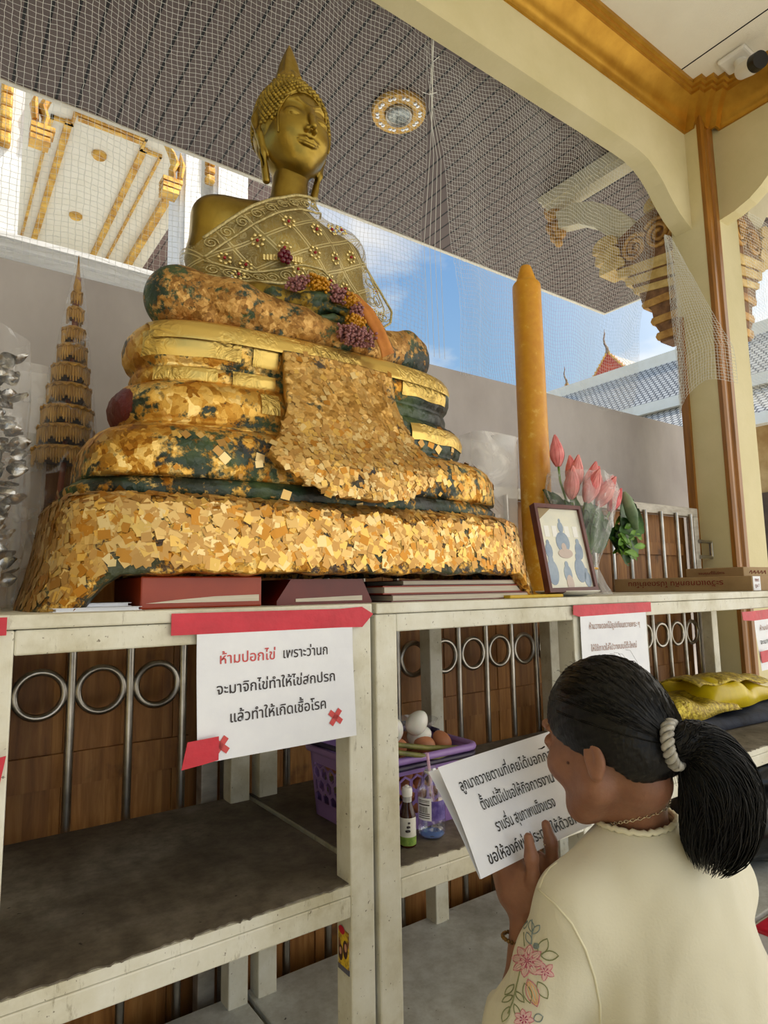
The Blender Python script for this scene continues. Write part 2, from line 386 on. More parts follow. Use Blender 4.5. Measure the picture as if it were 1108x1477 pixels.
# ------------------------------------------------------------------ eave brackets
M_gilt = noisemat('weathered_gilding', srgb(150, 100, 40), srgb(222, 176, 96), 14, 0.45, 0.35, lo=.3, hi=.7, bump=0.5, bscale=40)
M_giltdark = noisemat('dark_gilding', srgb(104, 70, 40), srgb(150, 108, 66), 18, 0.55, 0.2, bump=0.5, bscale=50)
M_whitecream = noisemat('cream_paint', srgb(206, 196, 160), srgb(220, 210, 178), 4, .6); M_giltpale = noisemat('pale_gilding', srgb(196, 160, 84), srgb(232, 204, 132), 12, .45, .25, bump=.3, bscale=50)
def bracket(name, label, org, out):
    """cantilever bracket: local u runs outwards from the column, v is height"""
    o = Vector(org); ou = Vector(out); sd_ = Vector((-ou.y, ou.x, 0))
    t = thing(name, label, 'bracket', org)
    fr = lambda u, v, d: tuple(o+ou*u+Vector((0, 0, v))+sd_*d)
    m = MB().prism([(0, .715), (.985, .715), (.985, .68), (.955, .665), (.955, .63), (0, .63)], -.07, .07, fr)
    m.prism([(0, .63), (.93, .63), (.93, .585), (0, .585)], -.055, .055, fr)
    m.build('top_ledge', M_whitecream, t)
    P = [(.36, .05), (.46, .17), (.56, .29), (.68, .375), (.84, .42), (.86, .55), (.70, .535), (.56, .47), (.42, .36), (.30, .22), (.26, .12)]
    MB().prism(P, -.045, .045, fr).build('curved_arm', M_whitecream, t)
    m = MB()
    for k, (u, v, r) in enumerate([(.90, .55, .065), (.94, .60, .05), (.87, .47, .06), (.93, .48, .05), (.86, .41, .045), (.91, .40, .04), (.88, .35, .035)]): m.sph(fr(u, v, 0), r, 2, (1, .8, 1))
    m.build('carved_end', M_gilt, t, smooth=True)
    m = MB().prism([(0, .19), (.22, .17), (.40, .10), (.44, .0), (.40, -.10), (.33, -.16), (.30, -.24), (.26, -.30), (.25, -.36), (.19, -.43), (.18, -.52), (.15, -.58), (.15, -.64), (0, -.64)], -.065, .065, fr)
    m.build('corbel', M_giltdark, t)
    for (u, v, r0, tn, sg) in ((.11, .02, .10, 2.3, 1), (.27, .00, .085, 2.0, -1)):
        m = MB()
        for d in (-.068, .068):
            pts = []
            for i in range(34):
                a = i/33*tn*2*PI; r = r0*(1-i/38); pts.append(fr(u+sg*r*math.cos(a+.6), v+r*math.sin(a+.6), d))
            m.tube(pts, .015, 6)
        m.build('scroll', M_gilt, t, smooth=True)
    for (u, v) in ((.47, .10), (.455, .02), (.43, -.06), (.10, .20)):
        P = [(u-.09, v-.02)]+[(u+.09*math.cos(a), v+.065*math.sin(a)) for a in np.linspace(PI, 0, 9)]+[(u+.09, v-.02)]
        MB().prism(P, -.080, .080, fr).build('petal_tier', M_giltpale, t)
    for v0, v1, u1 in ((-.17, -.11, .40), (-.24, -.19, .35), (-.31, -.27, .30)): MB().prism([(0, v0-.03), (u1-.01, v0+.02), (u1, v1+.02), (0, v1-.02)], -.075, .075, fr).build('moulding', M_giltpale, t, bev=.004)
    for v0, u1 in ((-.38, .24), (-.50, .19), (-.60, .165)): MB().prism([(0, v0-.025), (u1, v0-.025), (u1+.012, v0), (u1, v0+.022), (0, v0+.022)], -.072, .072, fr).build('moulding', M_gilt, t, bev=.004)
    return t
bracket('eave_bracket', 'white and gilt scroll bracket jutting from the column behind the netting', (3.45, 1.785, 3.19), (0, 1, 0))
bracket('eave_bracket', 'carved bracket partly hidden right of the column under the arch', (3.665, 1.69, 3.19), (1, 0, 0))

# ------------------------------------------------------------------ recessed light in the soffit
def downlight(c, r, label, tint=True):
    t = thing('ceiling_light', label, 'ceiling light', c)
    x, y, z = c
    MB().lathe([(r*.50, -.004), (r*.52, -.022), (r*.62, -.030), (r*.90, -.022), (r*.97, -.026), (r, -.012), (r, .002)], c, 40).build('gilt_rose', M_gilt_bright, t, smooth='auto')
    m = MB()
    for k in range(10):
        a = 2*PI*k/10
        for da in (-.10, .10):
            q = r*.78; m.sph((x+q*math.cos(a+da), y+q*math.sin(a+da), z-.026), r*.085, 2, (1, 1, .4))
    m.build('mirror_chip', M_mirror, t, smooth=True)
    MB().lathe([(r*.40, -.03), (r*.47, -.046), (r*.50, -.03), (r*.50, 0)], c, 32, closed_ends=False).build('bezel', M_steel, t, smooth=True)
    MB().lathe([(.001, -.012), (r*.2, -.014), (r*.41, -.030)], c, 24, closed_ends=False).build('lens', M_lens, t, smooth=True)
    return t
M_gilt_bright = noisemat('bright_gilding', srgb(196, 140, 50), srgb(244, 206, 120), 40, 0.35, 0.45, lo=.3, hi=.7, bump=0.6, bscale=90)
M_mirror = mat('mirror_glass', srgb(236, 238, 240), 0.08, 1.0)
M_lens = noisemat('ribbed_lamp_glass', srgb(120, 126, 124), srgb(214, 222, 220), 60, 0.15, 0.3)
downlight((2.06, 2.66, 3.899), .158, 'gilded round downlight in the brown slatted soffit')

# ------------------------------------------------------------------ security camera
t = thing('security_camera', 'white and black security camera fixed at the ceiling cornice', 'camera', (3.22, 1.29, CZ))
MB().bbox((3.160, 1.255, CZ-.028), (3.290, 1.395, CZ), .012).build('mount_plate', M_clear_white, t)
MB().cyl((3.235, 1.315, CZ-.02), (3.232, 1.305, CZ-.06), .03).sph((3.232, 1.300, CZ-.065), .034, 3).build('ball_joint', M_clear_white, t, smooth='auto')
q = MB().tube([(3.245, 1.315, CZ-.075), (3.215, 1.255, CZ-.105), (3.200, 1.225, CZ-.115)], [.040, .043, .043], 24).build('body', M_clear_white, t, smooth='auto')
MB().tube([(3.205, 1.235, CZ-.112), (3.187, 1.20, CZ-.125)], [.044, .041], 24).build('lens_face', M_black, t, smooth='auto')

# ------------------------------------------------------------------ neighbouring white pavilion seen over the wall
M_pavgold = noisemat('pavilion_gold', srgb(178, 124, 40), srgb(240, 196, 96), 9, 0.4, 0.3, lo=.35, hi=.65, bump=0.4, bscale=30)
M_soffit2 = M_stripes('far_brown_slats', srgb(120, 98, 94), srgb(40, 30, 28), 0, 0.12, 0.1)
t = thing('pavilion', 'white pavilion with gold ceiling trim behind the grey wall', 'building', (.9, 4.6, 0))
MB().box((-3.0, 4.6, 2.0), (1.97, 4.75, 3.42)).build('lower_wall', M_white, t)
m = MB()
for z0, z1, d in ((3.34, 3.38, .05), (3.38, 3.43, .09), (3.43, 3.465, .12)): m.box((-3.0, 4.6-d, z0), (2.0, 4.72, z1))
m.build('sill_moulding', M_white, t)
for xa, xb in ((-2.0, .345), (1.40, 1.56), (1.66, 1.95)):
    m = MB().box((xa, 4.56, 3.46), (xb, 4.85, 5.9))
    if xb-xa < .5: m.box((xa+.03, 4.53, 3.46), (xb-.03, 4.60, 5.9))
    m.build('pillar', M_white, t)
CP = 5.0
MB().box((.345, 4.85, CP), (1.86, 8.2, CP+.1)).build('ceiling_panel', M_whitewarm, t)
MB().box((1.86, 4.85, CP+.02), (2.6, 8.2, CP+.12)).build('slatted_ceiling', M_soffit2, t)
MB().box((.3, 7.58, 3.4), (2.6, 7.7, CP)).build('back_beam', M_whitewarm, t)
m = MB()
def gtrim(a, b, wd, dz=.03): m.box((min(a[0], b[0])-wd/2, min(a[1], b[1])-wd/2, CP-dz), (max(a[0], b[0])+wd/2, max(a[1], b[1])+wd/2, CP+.01))
gtrim((.60, 5.34), (.60, 7.58), .022); gtrim((.60, 5.34), (.745, 5.34), .022); gtrim((.72, 5.34), (.72, 7.58), .055)
gtrim((.745, 5.20), (.745, 5.34), .022); gtrim((.745, 5.18), (1.29, 5.18), .022); gtrim((.80, 5.23), (1.25, 5.23), .05); gtrim((1.29, 5.18), (1.29, 5.33), .022)
gtrim((1.31, 5.33), (1.31, 7.58), .055); gtrim((1.29, 5.33), (1.455, 5.33), .022); gtrim((1.455, 5.33), (1.455, 7.58), .02)
gtrim((1.68, 5.3), (1.68, 7.58), .07, .06)
m.build('gold_trim', M_pavgold, t)
for yy in (5.62, 6.72):
    mm = MB().lathe([(.02, -.02), (.05, -.035), (.062, -.02), (.062, 0)], (1.01, yy, CP), 24); mm.build('lamp', M_pavgold, t, smooth='auto')
def flame(x, z, s, sx=1):
    """gilded flame-shaped bracket ornament"""
    m = MB(); y = 4.52
    pts = [(0, 0), (.02, .12), (-.03, .24), (.02, .38), (.10, .50), (.20, .58)]
    m.tube([(x+sx*a*s, y, z+b*s) for a, b in pts], [.06*s, .075*s, .09*s, .075*s, .05*s, .012*s], 8, flat=.7)
    m.tube([(x-sx*.10*s, y, z+.05*s), (x-sx*.12*s, y, z+.25*s), (x-sx*.10*s, y, z+.46*s)], [.06*s, .08*s, .008*s], 8, flat=.7)
    for k in range(3): m.box((x-.15*s, y-.03, z-(.06+.085*k)*s), (x+.13*s*(1-.2*k), y+.09, z-(.0+.085*k)*s))
    m.build('flame_ornament', M_pavgold, t, smooth='auto')
flame(.46, 4.30, .52, 1); flame(1.33, 4.25, .52, -1)
m = MB()
for k, zz in enumerate(np.linspace(4.08, 4.62, 7)):
    m.bbox((.205, 4.50, zz), (.275, 4.57, zz+.085), .015)
m.build('gilt_pilaster', M_pavgold, t)
m = MB()
for k, zz in enumerate(np.linspace(4.34, 4.62, 5)): m.bbox((1.585, 4.50, zz), (1.655, 4.57, zz+.06), .015)
m.build('gilt_pilaster', M_pavgold, t)
# support below it so that nothing hovers
MB().box((-3.0, 4.62, 0), (1.97, 4.73, 2.0)).build('plinth', M_white, t)

# ------------------------------------------------------------------ gallery building with grey tiled roofs, far right
def tiles(name):
    m, nt, b = newmat(name)
    uvp = pos(nt); s = nd(nt, 'SeparateXYZ', {0: uvp})
    cv = nd(nt, 'CombineXYZ', {0: math_(nt, 'MULTIPLY', s.outputs[1], 6.5), 1: math_(nt, 'MULTIPLY', s.outputs[2], 12.0), 2: 0.0})
    br = nd(nt, 'TexBrick', {'Vector': cv.outputs[0], 'Color1': srgb(206, 200, 190), 'Color2': srgb(224, 219, 210), 'Mortar': srgb(92, 90, 88), 'Scale': 1.0, 'Mortar Size': .11, 'Brick Width': .9, 'Row Height': .9})
    nt.links.new(br.outputs[0], b.inputs['Base Color']); b.inputs['Roughness'].default_value = .4
    bp = nd(nt, 'Bump', {'Strength': .8, 'Distance': .05, 'Height': br.outputs['Fac']}); bp.invert = True
    nt.links.new(bp.outputs[0], b.inputs['Normal']); return m
M_tiles = tiles('grey_glazed_tiles')
M_gallery = noisemat('gallery_wall_ochre', srgb(178, 140, 84), srgb(206, 172, 116), 3, .7)
t = thing('gallery_building', 'long gallery with grey tiled tiered roofs beyond the column', 'building', (14, 9, 0))
y0, y1 = 1.0, 11.6
fr = lambda u, v, d: (u, d, v)
MB().prism([(12.75, 5.15), (12.75, 5.05), (14.0, 6.36), (14.0, 6.46)], y0, y1, fr).build('upper_roof', M_tiles, t)
MB().prism([(13.9, 6.33), (14.1, 6.33), (14.1, 6.66), (13.9, 6.62)], y0, y1, fr).build('ridge_band', M_whitewarm, t)
MB().prism([(12.55, 4.88), (12.75, 4.88), (12.85, 5.15), (12.6, 5.12)], y0, y1, fr).build('upper_eave', M_whitewarm, t)
MB().prism([(11.55, 4.10), (11.55, 4.0), (12.70, 4.78), (12.70, 4.88)], y0, y1, fr).build('lower_roof', M_tiles, t)
MB().prism([(11.4, 3.86), (11.6, 3.86), (11.7, 4.10), (11.45, 4.07)], y0, y1, fr).build('lower_eave', M_whitewarm, t)
MB().box((12.4, y0, 0), (12.6, y1, 4.6)).build('wall', M_gallery, t)
MB().box((14.0, y0, 0), (14.2, y1, 6.4)).build('back_wall', M_whitewarm, t)
m = MB()
for k in range(9): m.box((12.36, y0+.6+k*1.15, .9), (12.42, y0+1.25+k*1.15, 2.8))
m.build('window_shutter', noisemat('dark_shutter', srgb(60, 44, 32), srgb(90, 66, 44), 4, .6), t)
# temple gable ends with their horn finials
def gable(x, y, z, s, label):
    t = thing('temple_gable', label, 'roof finial', (x, y, 0))
    m = MB(); m.prism([(-1.6*s, -1.9*s), (0, 0), (1.6*s, -1.9*s)], -.1, .1, lambda u, v, d: (x+d, y+u, z+v)); m.build('pediment', M_pedred, t)
    m = MB()
    for sg in (-1, 1):
        m.tube([(x-.12, y+sg*1.7*s, z-2.0*s), (x-.12, y+sg*.8*s, z-.95*s), (x-.12, y, z+.02)], .07*s, 6)
        for k in range(7):
            q = .1+k*.13; m.tube([(x-.12, y+sg*1.6*s*q, z-1.9*s*q), (x-.12, y+sg*(1.6*s*q+.06*s), z-1.9*s*q+.22*s)], [.06*s, .01], 5)
    m.build('bargeboard', M_pavgold, t)
    MB().tube([(x-.1, y, z-.1*s), (x-.1, y+.02*s, z+.35*s), (x-.1, y+.22*s, z+.75*s), (x-.1, y+.28*s, z+1.15*s), (x-.1, y+.16*s, z+1.6*s), (x-.1, y+.2*s, z+1.95*s)], [.16*s, .12*s, .09*s, .07*s, .05*s, .015*s], 8).build('horn_finial', M_finial, t, smooth=True)
    MB().prism([(-1.6*s, -1.9*s), (0, -.06*s), (1.6*s, -1.9*s)], .1, 3, lambda u, v, d: (x+d, y+u, z+v)).build('roof', M_tiles, t)
    MB().box((x+.2, y-1.1*s, 0), (x+2.8, y+1.1*s, z-1.2*s)).build('body', M_whitewarm, t)
M_pedred = noisemat('pediment_red', srgb(176, 52, 34), srgb(204, 90, 60), 5, .5)
M_finial = mat('finial_bronze', srgb(126, 104, 84), .5, .2)
gable(18.0, 12.10, 8.85, .42, 'small red gable with curved finial rising over the tiled roof')
gable(18.0, 13.80, 8.25, .34, 'distant slim finial between candle and red gable')

# unseen wall added left of the shelves to darken that side
struct(MB().box((-3.1, -3.2, 0), (-2.9, 1.67, CZ)).build('shade_wall_left', M_wall))
# ------------------------------------------------------------------ steel bar gate with timber panels behind
M_gateframe = noisemat('weathered_grey_steel', srgb(150, 142, 130), srgb(186, 180, 168), 10, .5, .3, speck=(30, .66, srgb(120, 96, 62)), stretch=(1, 1, 3))
def M_planks():
    m, nt, b = newmat('teak_boards')
    p = pos(nt); oi = nd(nt, 'ObjectInfo')
    s = nd(nt, 'SeparateXYZ', {0: p}).outputs[0]
    idx = math_(nt, 'FLOOR', math_(nt, 'DIVIDE', s, .1335))
    wn = nd(nt, 'TexWhiteNoise', {'W': idx}, noise_dimensions='1D')
    mp = nd(nt, 'Mapping', {0: p, 'Scale': (9, 9, .8)})
    n = nd(nt, 'TexNoise', {'Vector': mp.outputs[0], 'Scale': 5.0, 'Detail': 8.0, 'Roughness': .6, 'Distortion': .6})
    c = ramp(nt, n.outputs[0], [(.3, srgb(134, 86, 36)), (.5, srgb(168, 116, 58)), (.72, srgb(198, 148, 86))])
    c = mixc(nt, .8, c, ramp(nt, wn.outputs[0], [(0, srgb(196, 184, 160)), (1, srgb(255, 250, 240))]), 'MULTIPLY')
    n2 = nd(nt, 'TexNoise', {'Vector': p, 'Scale': 9.0, 'Detail': 6.0})
    c = mixc(nt, ramp(nt, n2.outputs[0], [(.62, G(0)), (.72, G(.6))]), c, srgb(48, 28, 16))
    nt.links.new(c, b.inputs['Base Color']); b.inputs['Roughness'].default_value = .55
    bp = nd(nt, 'Bump', {'Strength': .25, 'Distance': .003, 'Height': n.outputs[0]}); nt.links.new(bp.outputs[0], b.inputs['Normal'])
    return m
M_plank = M_planks()
def gate(x0, x1, bar0, label, bars=True):
    t = thing('bar_gate', label, 'gate', ((x0+x1)/2, 1.73, 0))
    m = MB()
    for a in (((x0, 1.705, .03), (x1, 1.745, .075)), ((x0, 1.705, 1.495), (x1, 1.745, 1.54)), ((x0, 1.705, .075), (x0+.045, 1.745, 1.495)), ((x1-.045, 1.705, .075), (x1, 1.745, 1.495))): m.box(*a)
    m.build('frame', M_gateframe, t, bev=.003)
    m = MB(); x = bar0-.1335*math.floor((bar0-x0-.02)/.1335); k = 0; m.box((x0+.012, 1.776, .05), (x-.001, 1.794, 1.50))
    while x < x1-.03:
        e = min(x+.1325, x1-.012); m.box((x, 1.775+.003*(k % 2), .05), (e, 1.795+.003*(k % 2), 1.50)); x = e+.001; k += 1
    m.box((x0+.02, 1.764, .690), (x1-.06, 1.775, .768))
    m.box((x0+.02, 1.762, .20), (x1-.06, 1.775, .27)); m.box((x0+.02, 1.762, 1.30), (x1-.06, 1.775, 1.36))
    m.build('timber_boards', M_plank, t)
    x = bar0
    while x < x1-.03:
        if x > x0+.06:
            MB().cyl((x, 1.70, .06), (x, 1.70, 1.505), .0108, n=12).build('bar', M_steel, t, smooth='auto')
        if x+.067 < x1-.08 and x > x0-.02:
            m = MB(); cx = x+.067
            m.tube([(cx+.052*math.cos(a), 1.70, .921+.052*math.sin(a)) for a in np.linspace(0, 2*PI, 37)[:-1]], .0086, 10, closed=True)
            for q in (-1, 1): m.cyl((cx+q*.057, 1.70, .921), (cx+q*.062, 1.70, .921), .005, n=8)
            m.build('ring', M_steel, t, smooth=True)
        x += .1335
    return t
gate(-.86, .66, -.79+.0135, 'steel bar gate with rings and boards at left behind the empty shelf')
gate(.68, 3.215, .70+.4265-.4005+.0015, 'long steel bar gate with rings and boards reaching the corner column')
MB().tube([(3.20, 1.70, 1.29), (3.31, 1.70, 1.29), (3.31, 1.70, 1.37), (3.20, 1.70, 1.37)], .010, 10).build('gate_latch', M_steel)
tag(bpy.data.objects['gate_latch'], 'square steel latch loop between gate frame and column', 'latch')

# ------------------------------------------------------------------ offering shelves
TT = 1.124   # top of table
MS = .614    # middle shelf
LS = .127
def ragged(x0, x1, y, z, seed):
    rnd = random.Random(seed); V = []; n = int((x1-x0)/.008)
    return [(x0+(x1-x0)*i/n, y-.006-rnd.random()*.006*(1 if rnd.random() > .3 else 1.8)) for i in range(n+1)]
def shelf_unit(x0, x1, fposts, bposts, label):
    t = thing('shelf_unit', label, 'shelf', ((x0+x1)/2, 1.36, 0), 'white steel offering shelves')
    pw = .052
    for x in fposts: MB().bbox((x, 1.05, 0), (x+pw, 1.05+pw, TT-.022), .003).build('front_post', M_enamel, t)
    for x in bposts: MB().bbox((x, 1.618, 0), (x+pw, 1.618+pw, TT-.022), .003).build('back_post', M_enamel, t)
    for nm, za, zb in (('top_rail', 1.066, TT-.022), ('middle_rail', .557, MS-.020), ('bottom_rail', .07, LS-.018)):
        xs = sorted(fposts)
        m = MB()
        for a, b in zip(xs[:-1], xs[1:]): m.bbox((a+pw, 1.0505, za), (b, 1.05+pw-.002, zb), .003)
        xs = sorted(bposts)
        for a, b in zip(xs[:-1], xs[1:]): m.box((a+pw, 1.622, za), (b, 1.668, zb))
        for xx in (min(fposts), max(fposts)): m.box((xx+.003, 1.102, za), (xx+pw-.003, 1.618, zb))
        m.build(nm, M_enamel, t)
    MB().bbox((x0, 1.046, TT-.021), (x1, 1.674, TT), .003).build('top_board', M_enamel, t)
    m = MB(); m.box((x0+.002, 1.052, MS-.019), (x1-.002, 1.67, MS-.002)); m.build('middle_board', M_enamel, t)
    # worn vinyl skin on the middle board with a torn front edge
    e = ragged(x0+.003, x1-.003, 1.066, MS, int(x0*100)+9); n = len(e)
    V = [(x, y, MS) for x, y in e]+[(x, 1.668, MS) for x, y in e]+[(x, y-.001, MS-.0025) for x, y in e]
    F = [(i, i+1, n+i+1, n+i) for i in range(n-1)]+[(2*n+i, 2*n+i+1, i+1, i) for i in range(n-1)]
    MB().add(V, F).build('vinyl_skin', M_shelf, t)
    MB().bbox((x0+.002, 1.052, LS-.017), (x1-.002, 1.67, LS), .003).build('bottom_board', M_shelflow, t)
    return t
shelf_unit(.052, .717, (.052, .6635), (.052, .6615), 'empty white steel shelf at the left, grimy middle board, big egg notice taped on')
shelf_unit(.727, 3.25, (.727, 1.337, 2.55, 3.198), (.741, 1.332, 1.92, 2.51, 3.105), 'long white steel shelf on the right holding the egg basket and yellow cloth')
shelf_unit(-.63, .042, (-.63, -.010), (-.63, -.010), 'white steel shelf cut off by the left edge of the photo')
struct_ = None

# ------------------------------------------------------------------ notices
M_paper = noisemat('white_paper', srgb(226, 228, 236), srgb(234, 236, 242), 12, .35, bump=.06, bscale=30)
M_lam = glassy('laminate_film', (1, 1, 1, 1), .03, .16, .6, .8, 16)
M_ink = mat('black_ink', srgb(44, 34, 36), .6)
M_inkred = mat('red_ink', srgb(200, 74, 74), .6)
M_inkbrown = mat('faded_brown_ink', srgb(168, 134, 122), .6)
def notice(label, cx, w, zt, h, tilt, lines, yf=1.046, tapes=()):
    """laminated sheet hanging in front of the rail; slightly tilted back at its foot"""
    t = thing('notice', label, 'sign', (cx, yf, zt-h))
    fr = lambda u, v, d=0: (cx+u*math.cos(tilt)-v*math.sin(tilt), yf-d-.004-.012*max(0, (-v/h-.3)), zt+v*math.cos(tilt)+u*math.sin(tilt))
    m = MB(); m.grid(lambda a, b: fr((a-.5)*w, -h*(1-b)), 8, 8); m.build('sheet', M_paper, t)
    for i, (mt, segs) in enumerate(lines):
        m = MB()
        for s, u, v, size, wd in segs: text_mb(m, s, lambda a, b: fr(a, b, .0012), u, v, size, 'C', wd)
        m.build('lettering', mt, t, fix=False)
    return t, fr
def tape(pts, name='strip_of_tape', parent=None, y=1.043):
    return MB().prism(pts, y-.0012, y, lambda u, v, d: (u, d, v)).build('tape', M_red, parent)
# main notice
t, fr = notice('laminated notice in large red and black lettering under the long red tape', .5155, .303, 1.095, .215, .008, [
    (M_inkred, [('ห้ามปอกไข่', -.062, -.062, .0245, .104)]),
    (M_ink, [('เพราะว่านก', .050, -.062, .0245, .094), ('จะมาจิกไข่ทำให้ไข่สกปรก', -.004, -.111, .0245, .230), ('แล้วทำให้เกิดเชื้อโรค', -.004, -.158, .0250, .187)])])
m = MB()
for u, v in ((-.113, -.192), (.107, -.176)):
    for sg in (-1, 1):
        a = .78*sg+.1
        c, s = math.cos(a), math.sin(a)
        m.prism([(u+x*c-y*s, v+x*s+y*c) for x, y in ((-.016, -.005), (.016, -.005), (.016, .005), (-.016, .005))], .0010, .0014, lambda a_, b_, d: fr(a_, b_, d))
m.build('red_cross', M_inkred, t)
tape([(.322, 1.118), (.640, 1.116), (.690, 1.1185), (.716, 1.104), (.690, 1.0795), (.645, 1.081), (.322, 1.083)], parent=t)
tape([(.347, .917), (.398, .919), (.398, .882), (.372, .879), (.338, .876), (.340, .886)], parent=t, y=1.027)
# second notice, portrait, in front of the second post
t, fr = notice('portrait notice with faint brown lettering taped above the kneeling woman', 1.500, .290, 1.102, .36, -.012, [
    (M_inkbrown, [('ห้ามวางดอกไม้ธูปเทียนถวายพระ ๆ', .0, -.062, .021, .225), ('ให้ใช้ถาดใส่ไปวางบนโต๊ะใหญ่', -.008, -.118, .021, .20)]), (M_ink, [('ยิ้ม ให้', .035, -.20, .03, .085)])])
tape([(1.330, 1.1035), (1.672, 1.1035), (1.672, 1.0765), (1.350, 1.0745), (1.328, 1.080)], parent=t)
# third notice, cut by the right edge
t, fr = notice('notice at the far right edge hanging crooked by its red tape', 2.425, .30, 1.045, .18, .03, [
    (M_inkbrown, [('ห้ามปอกไข่ เพราะ', -.03, -.05, .022, .18)]), (M_ink, [('จะมาจิกไข่ทำให้ไข่', -.03, -.095, .022, .2), ('แล้วทำให้เกิด', -.03, -.14, .022, .16)])])
tape([(2.195, 1.058), (2.26, 1.058), (2.60, 1.066), (2.60, 1.034), (2.27, 1.026), (2.20, 1.030)], parent=t)
tape([(2.262, .925), (2.318, .928), (2.325, .890), (2.268, .888)], parent=t, y=1.026)
# fourth: only its tape ends reach into the frame at left
t, fr = notice('notice mostly outside the left edge, only red tape ends showing', -.085, .30, 1.10, .215, 0, [(M_ink, [('เพราะว่านก', 0, -.062, .0245, .094)])])
tape([(-.24, 1.117), (.093, 1.121), (.093, 1.096), (-.24, 1.09)], parent=t)
tape([(.02, .922), (.100, .934), (.094, .897), (.02, .885)], parent=t, y=1.036)
# little sticker on the post of the empty shelf
M_stk = noisemat('sticker_print', srgb(120, 70, 40), srgb(226, 190, 40), 60, .4, lo=.42, hi=.58)
t = thing('sticker', 'small colourful sticker on the inner face of the left shelf post', 'sticker', (.6625, 1.077, .47))
MB().box((.6622, 1.059, .463), (.6634, 1.094, .527)).build('print', M_stk, t)
MB().box((.6619, 1.057, .455), (.6633, 1.096, .464)).build('grey_band', mat('sticker_grey', srgb(96, 96, 110), .5), t)
MB().sph((.662, 1.082, .525), .010, 2, (.06, 1.1, .75)).build('red_badge', M_red, t)
m = MB()
for yy, zz, r in ((1.070, .495, .0095), (1.086, .485, .0085)): m.sph((.662, yy, zz), r, 2, (.05, .9, 1.7))
m.build('dark_hair_shape', mat('sticker_brown', srgb(64, 34, 26), .6), t)
m = MB()
for yy, zz, r in ((1.068, .499, .0055), (1.086, .488, .005)): m.sph((.6615, yy, zz), r, 2, (.08, .8, 1.3))
m.build('face_shape', mat('sticker_skin', srgb(206, 150, 118), .6), t)

# ------------------------------------------------------------------ bird netting
M_net = mat('white_net_cord', srgb(232, 232, 226), .6)
def net(label, fn, nu, nv, r=.00085):
    rnd = random.Random(nu)
    P = [[Vector(fn(i/nu, j/nv))+Vector((rnd.uniform(-1, 1), rnd.uniform(-1, 1), rnd.uniform(-1, 1)))*.0018 for j in range(nv+1)] for i in range(nu+1)]
    m = MB()
    for i in range(nu+1): m.tube(P[i], r*1.1, 3, caps=False)
    for j in range(nv+1): m.tube([P[i][j] for i in range(nu+1)], r, 3, caps=False)
    return tag(m.build('bird_net', M_net), label, 'net')
def netfn(xa, xb, xa2, xb2, seed, amp=.012):
    def f(u, v):
        s = v
        x = (xa+(xb-xa)*u)*(1-s)+(xa2+(xb2-xa2)*u)*s
        y = 1.812+.27*s+amp*math.sin(u*23+seed)+amp*1.5*math.sin(u*9+s*5+seed*2)+amp*math.sin(s*14+u*6)
        z = 3.44-1.30*s+.014*math.sin(u*17+seed+s*3)*(1-s)+.010*math.sin(u*41+seed)
        return (x, y, z)
    return f
net('white bird netting behind the statue, from the left edge to the hanging seam', netfn(-.8, 1.545, -.9, 1.72, 1.0), 130, 75, .0006)
net('white bird netting behind the candle, from seam to column', netfn(1.56, 3.30, 1.95, 3.32, 4.0), 102, 75, .0006)
def drape(u, v):
    w_ = .02+.29*min(1, v*1.25)**1.0
    y = 1.80-u*w_; z = 3.10-1.02*v+.06*math.sin(u*3)*v-.10*(u-.5)**2*v+.10*u*v
    x = 3.285-.03*math.sin(u*PI)-.012*math.sin(u*11+v*6)-.05*v*math.sin(u*PI)
    return (x, y, z)
net('loose end of netting draped over the corner column', drape, 22, 56, .0010)
net('white bird netting right of the corner column', lambda u, v: (3.66+1.5*u, 1.575-.02*math.sin(u*9+v*4), 3.30-1.15*v), 76, 60, .0008)
m = MB()
for k in range(4): m.tube([(1.55+.012*math.sin(k), 1.76+.004*k, 3.44), (1.56+.01*math.sin(k*2+1), 1.80, 3.1), (1.60+.02*k, 1.86, 2.95), (1.63+.03*k, 1.95, 2.6), (1.70+.03*k, 2.02, 2.15)], .0013, 4)
m.tube([(1.55, 1.75, 3.13), (1.50, 1.74, 3.09), (1.47, 1.745, 3.09)], .0012, 4); m.tube([(1.57, 1.75, 3.30), (1.53, 1.74, 3.25)], .0012, 4)
tag(m.build('net_cord', M_net), 'white cords and knots along the seam between the two nets', 'cord')

# ------------------------------------------------------------------ yellow candle
def wax():
    m, nt, b = newmat('yellow_candle_wax'); p = pos(nt)
    n = nd(nt, 'TexNoise', {'Vector': p, 'Scale': 30.0, 'Detail': 6.0, 'Roughness': .65})
    z = nd(nt, 'SeparateXYZ', {0: p}).outputs[2]
    wear = nd(nt, 'MapRange', {0: z, 1: 1.95, 2: 1.3, 3: 0.0, 4: .10})
    c = ramp(nt, math_(nt, 'ADD', n.outputs[0], wear.outputs[0]), [(.40, srgb(206, 140, 22)), (.62, srgb(214, 152, 30)), (.72, srgb(226, 180, 84))])
    nt.links.new(c, b.inputs['Base Color']); b.inputs['Roughness'].default_value = .42
    b.inputs['Subsurface Weight'].default_value = .12; b.inputs['Subsurface Radius'].default_value = (.02, .01, .004)
    bp = nd(nt, 'Bump', {'Strength': .2, 'Distance': .003, 'Height': n.outputs[0]}); nt.links.new(bp.outputs[0], b.inputs['Normal']); return m
t = thing('candle', 'tall thick yellow candle standing right of the statue', 'candle', (1.683, 1.45, TT))
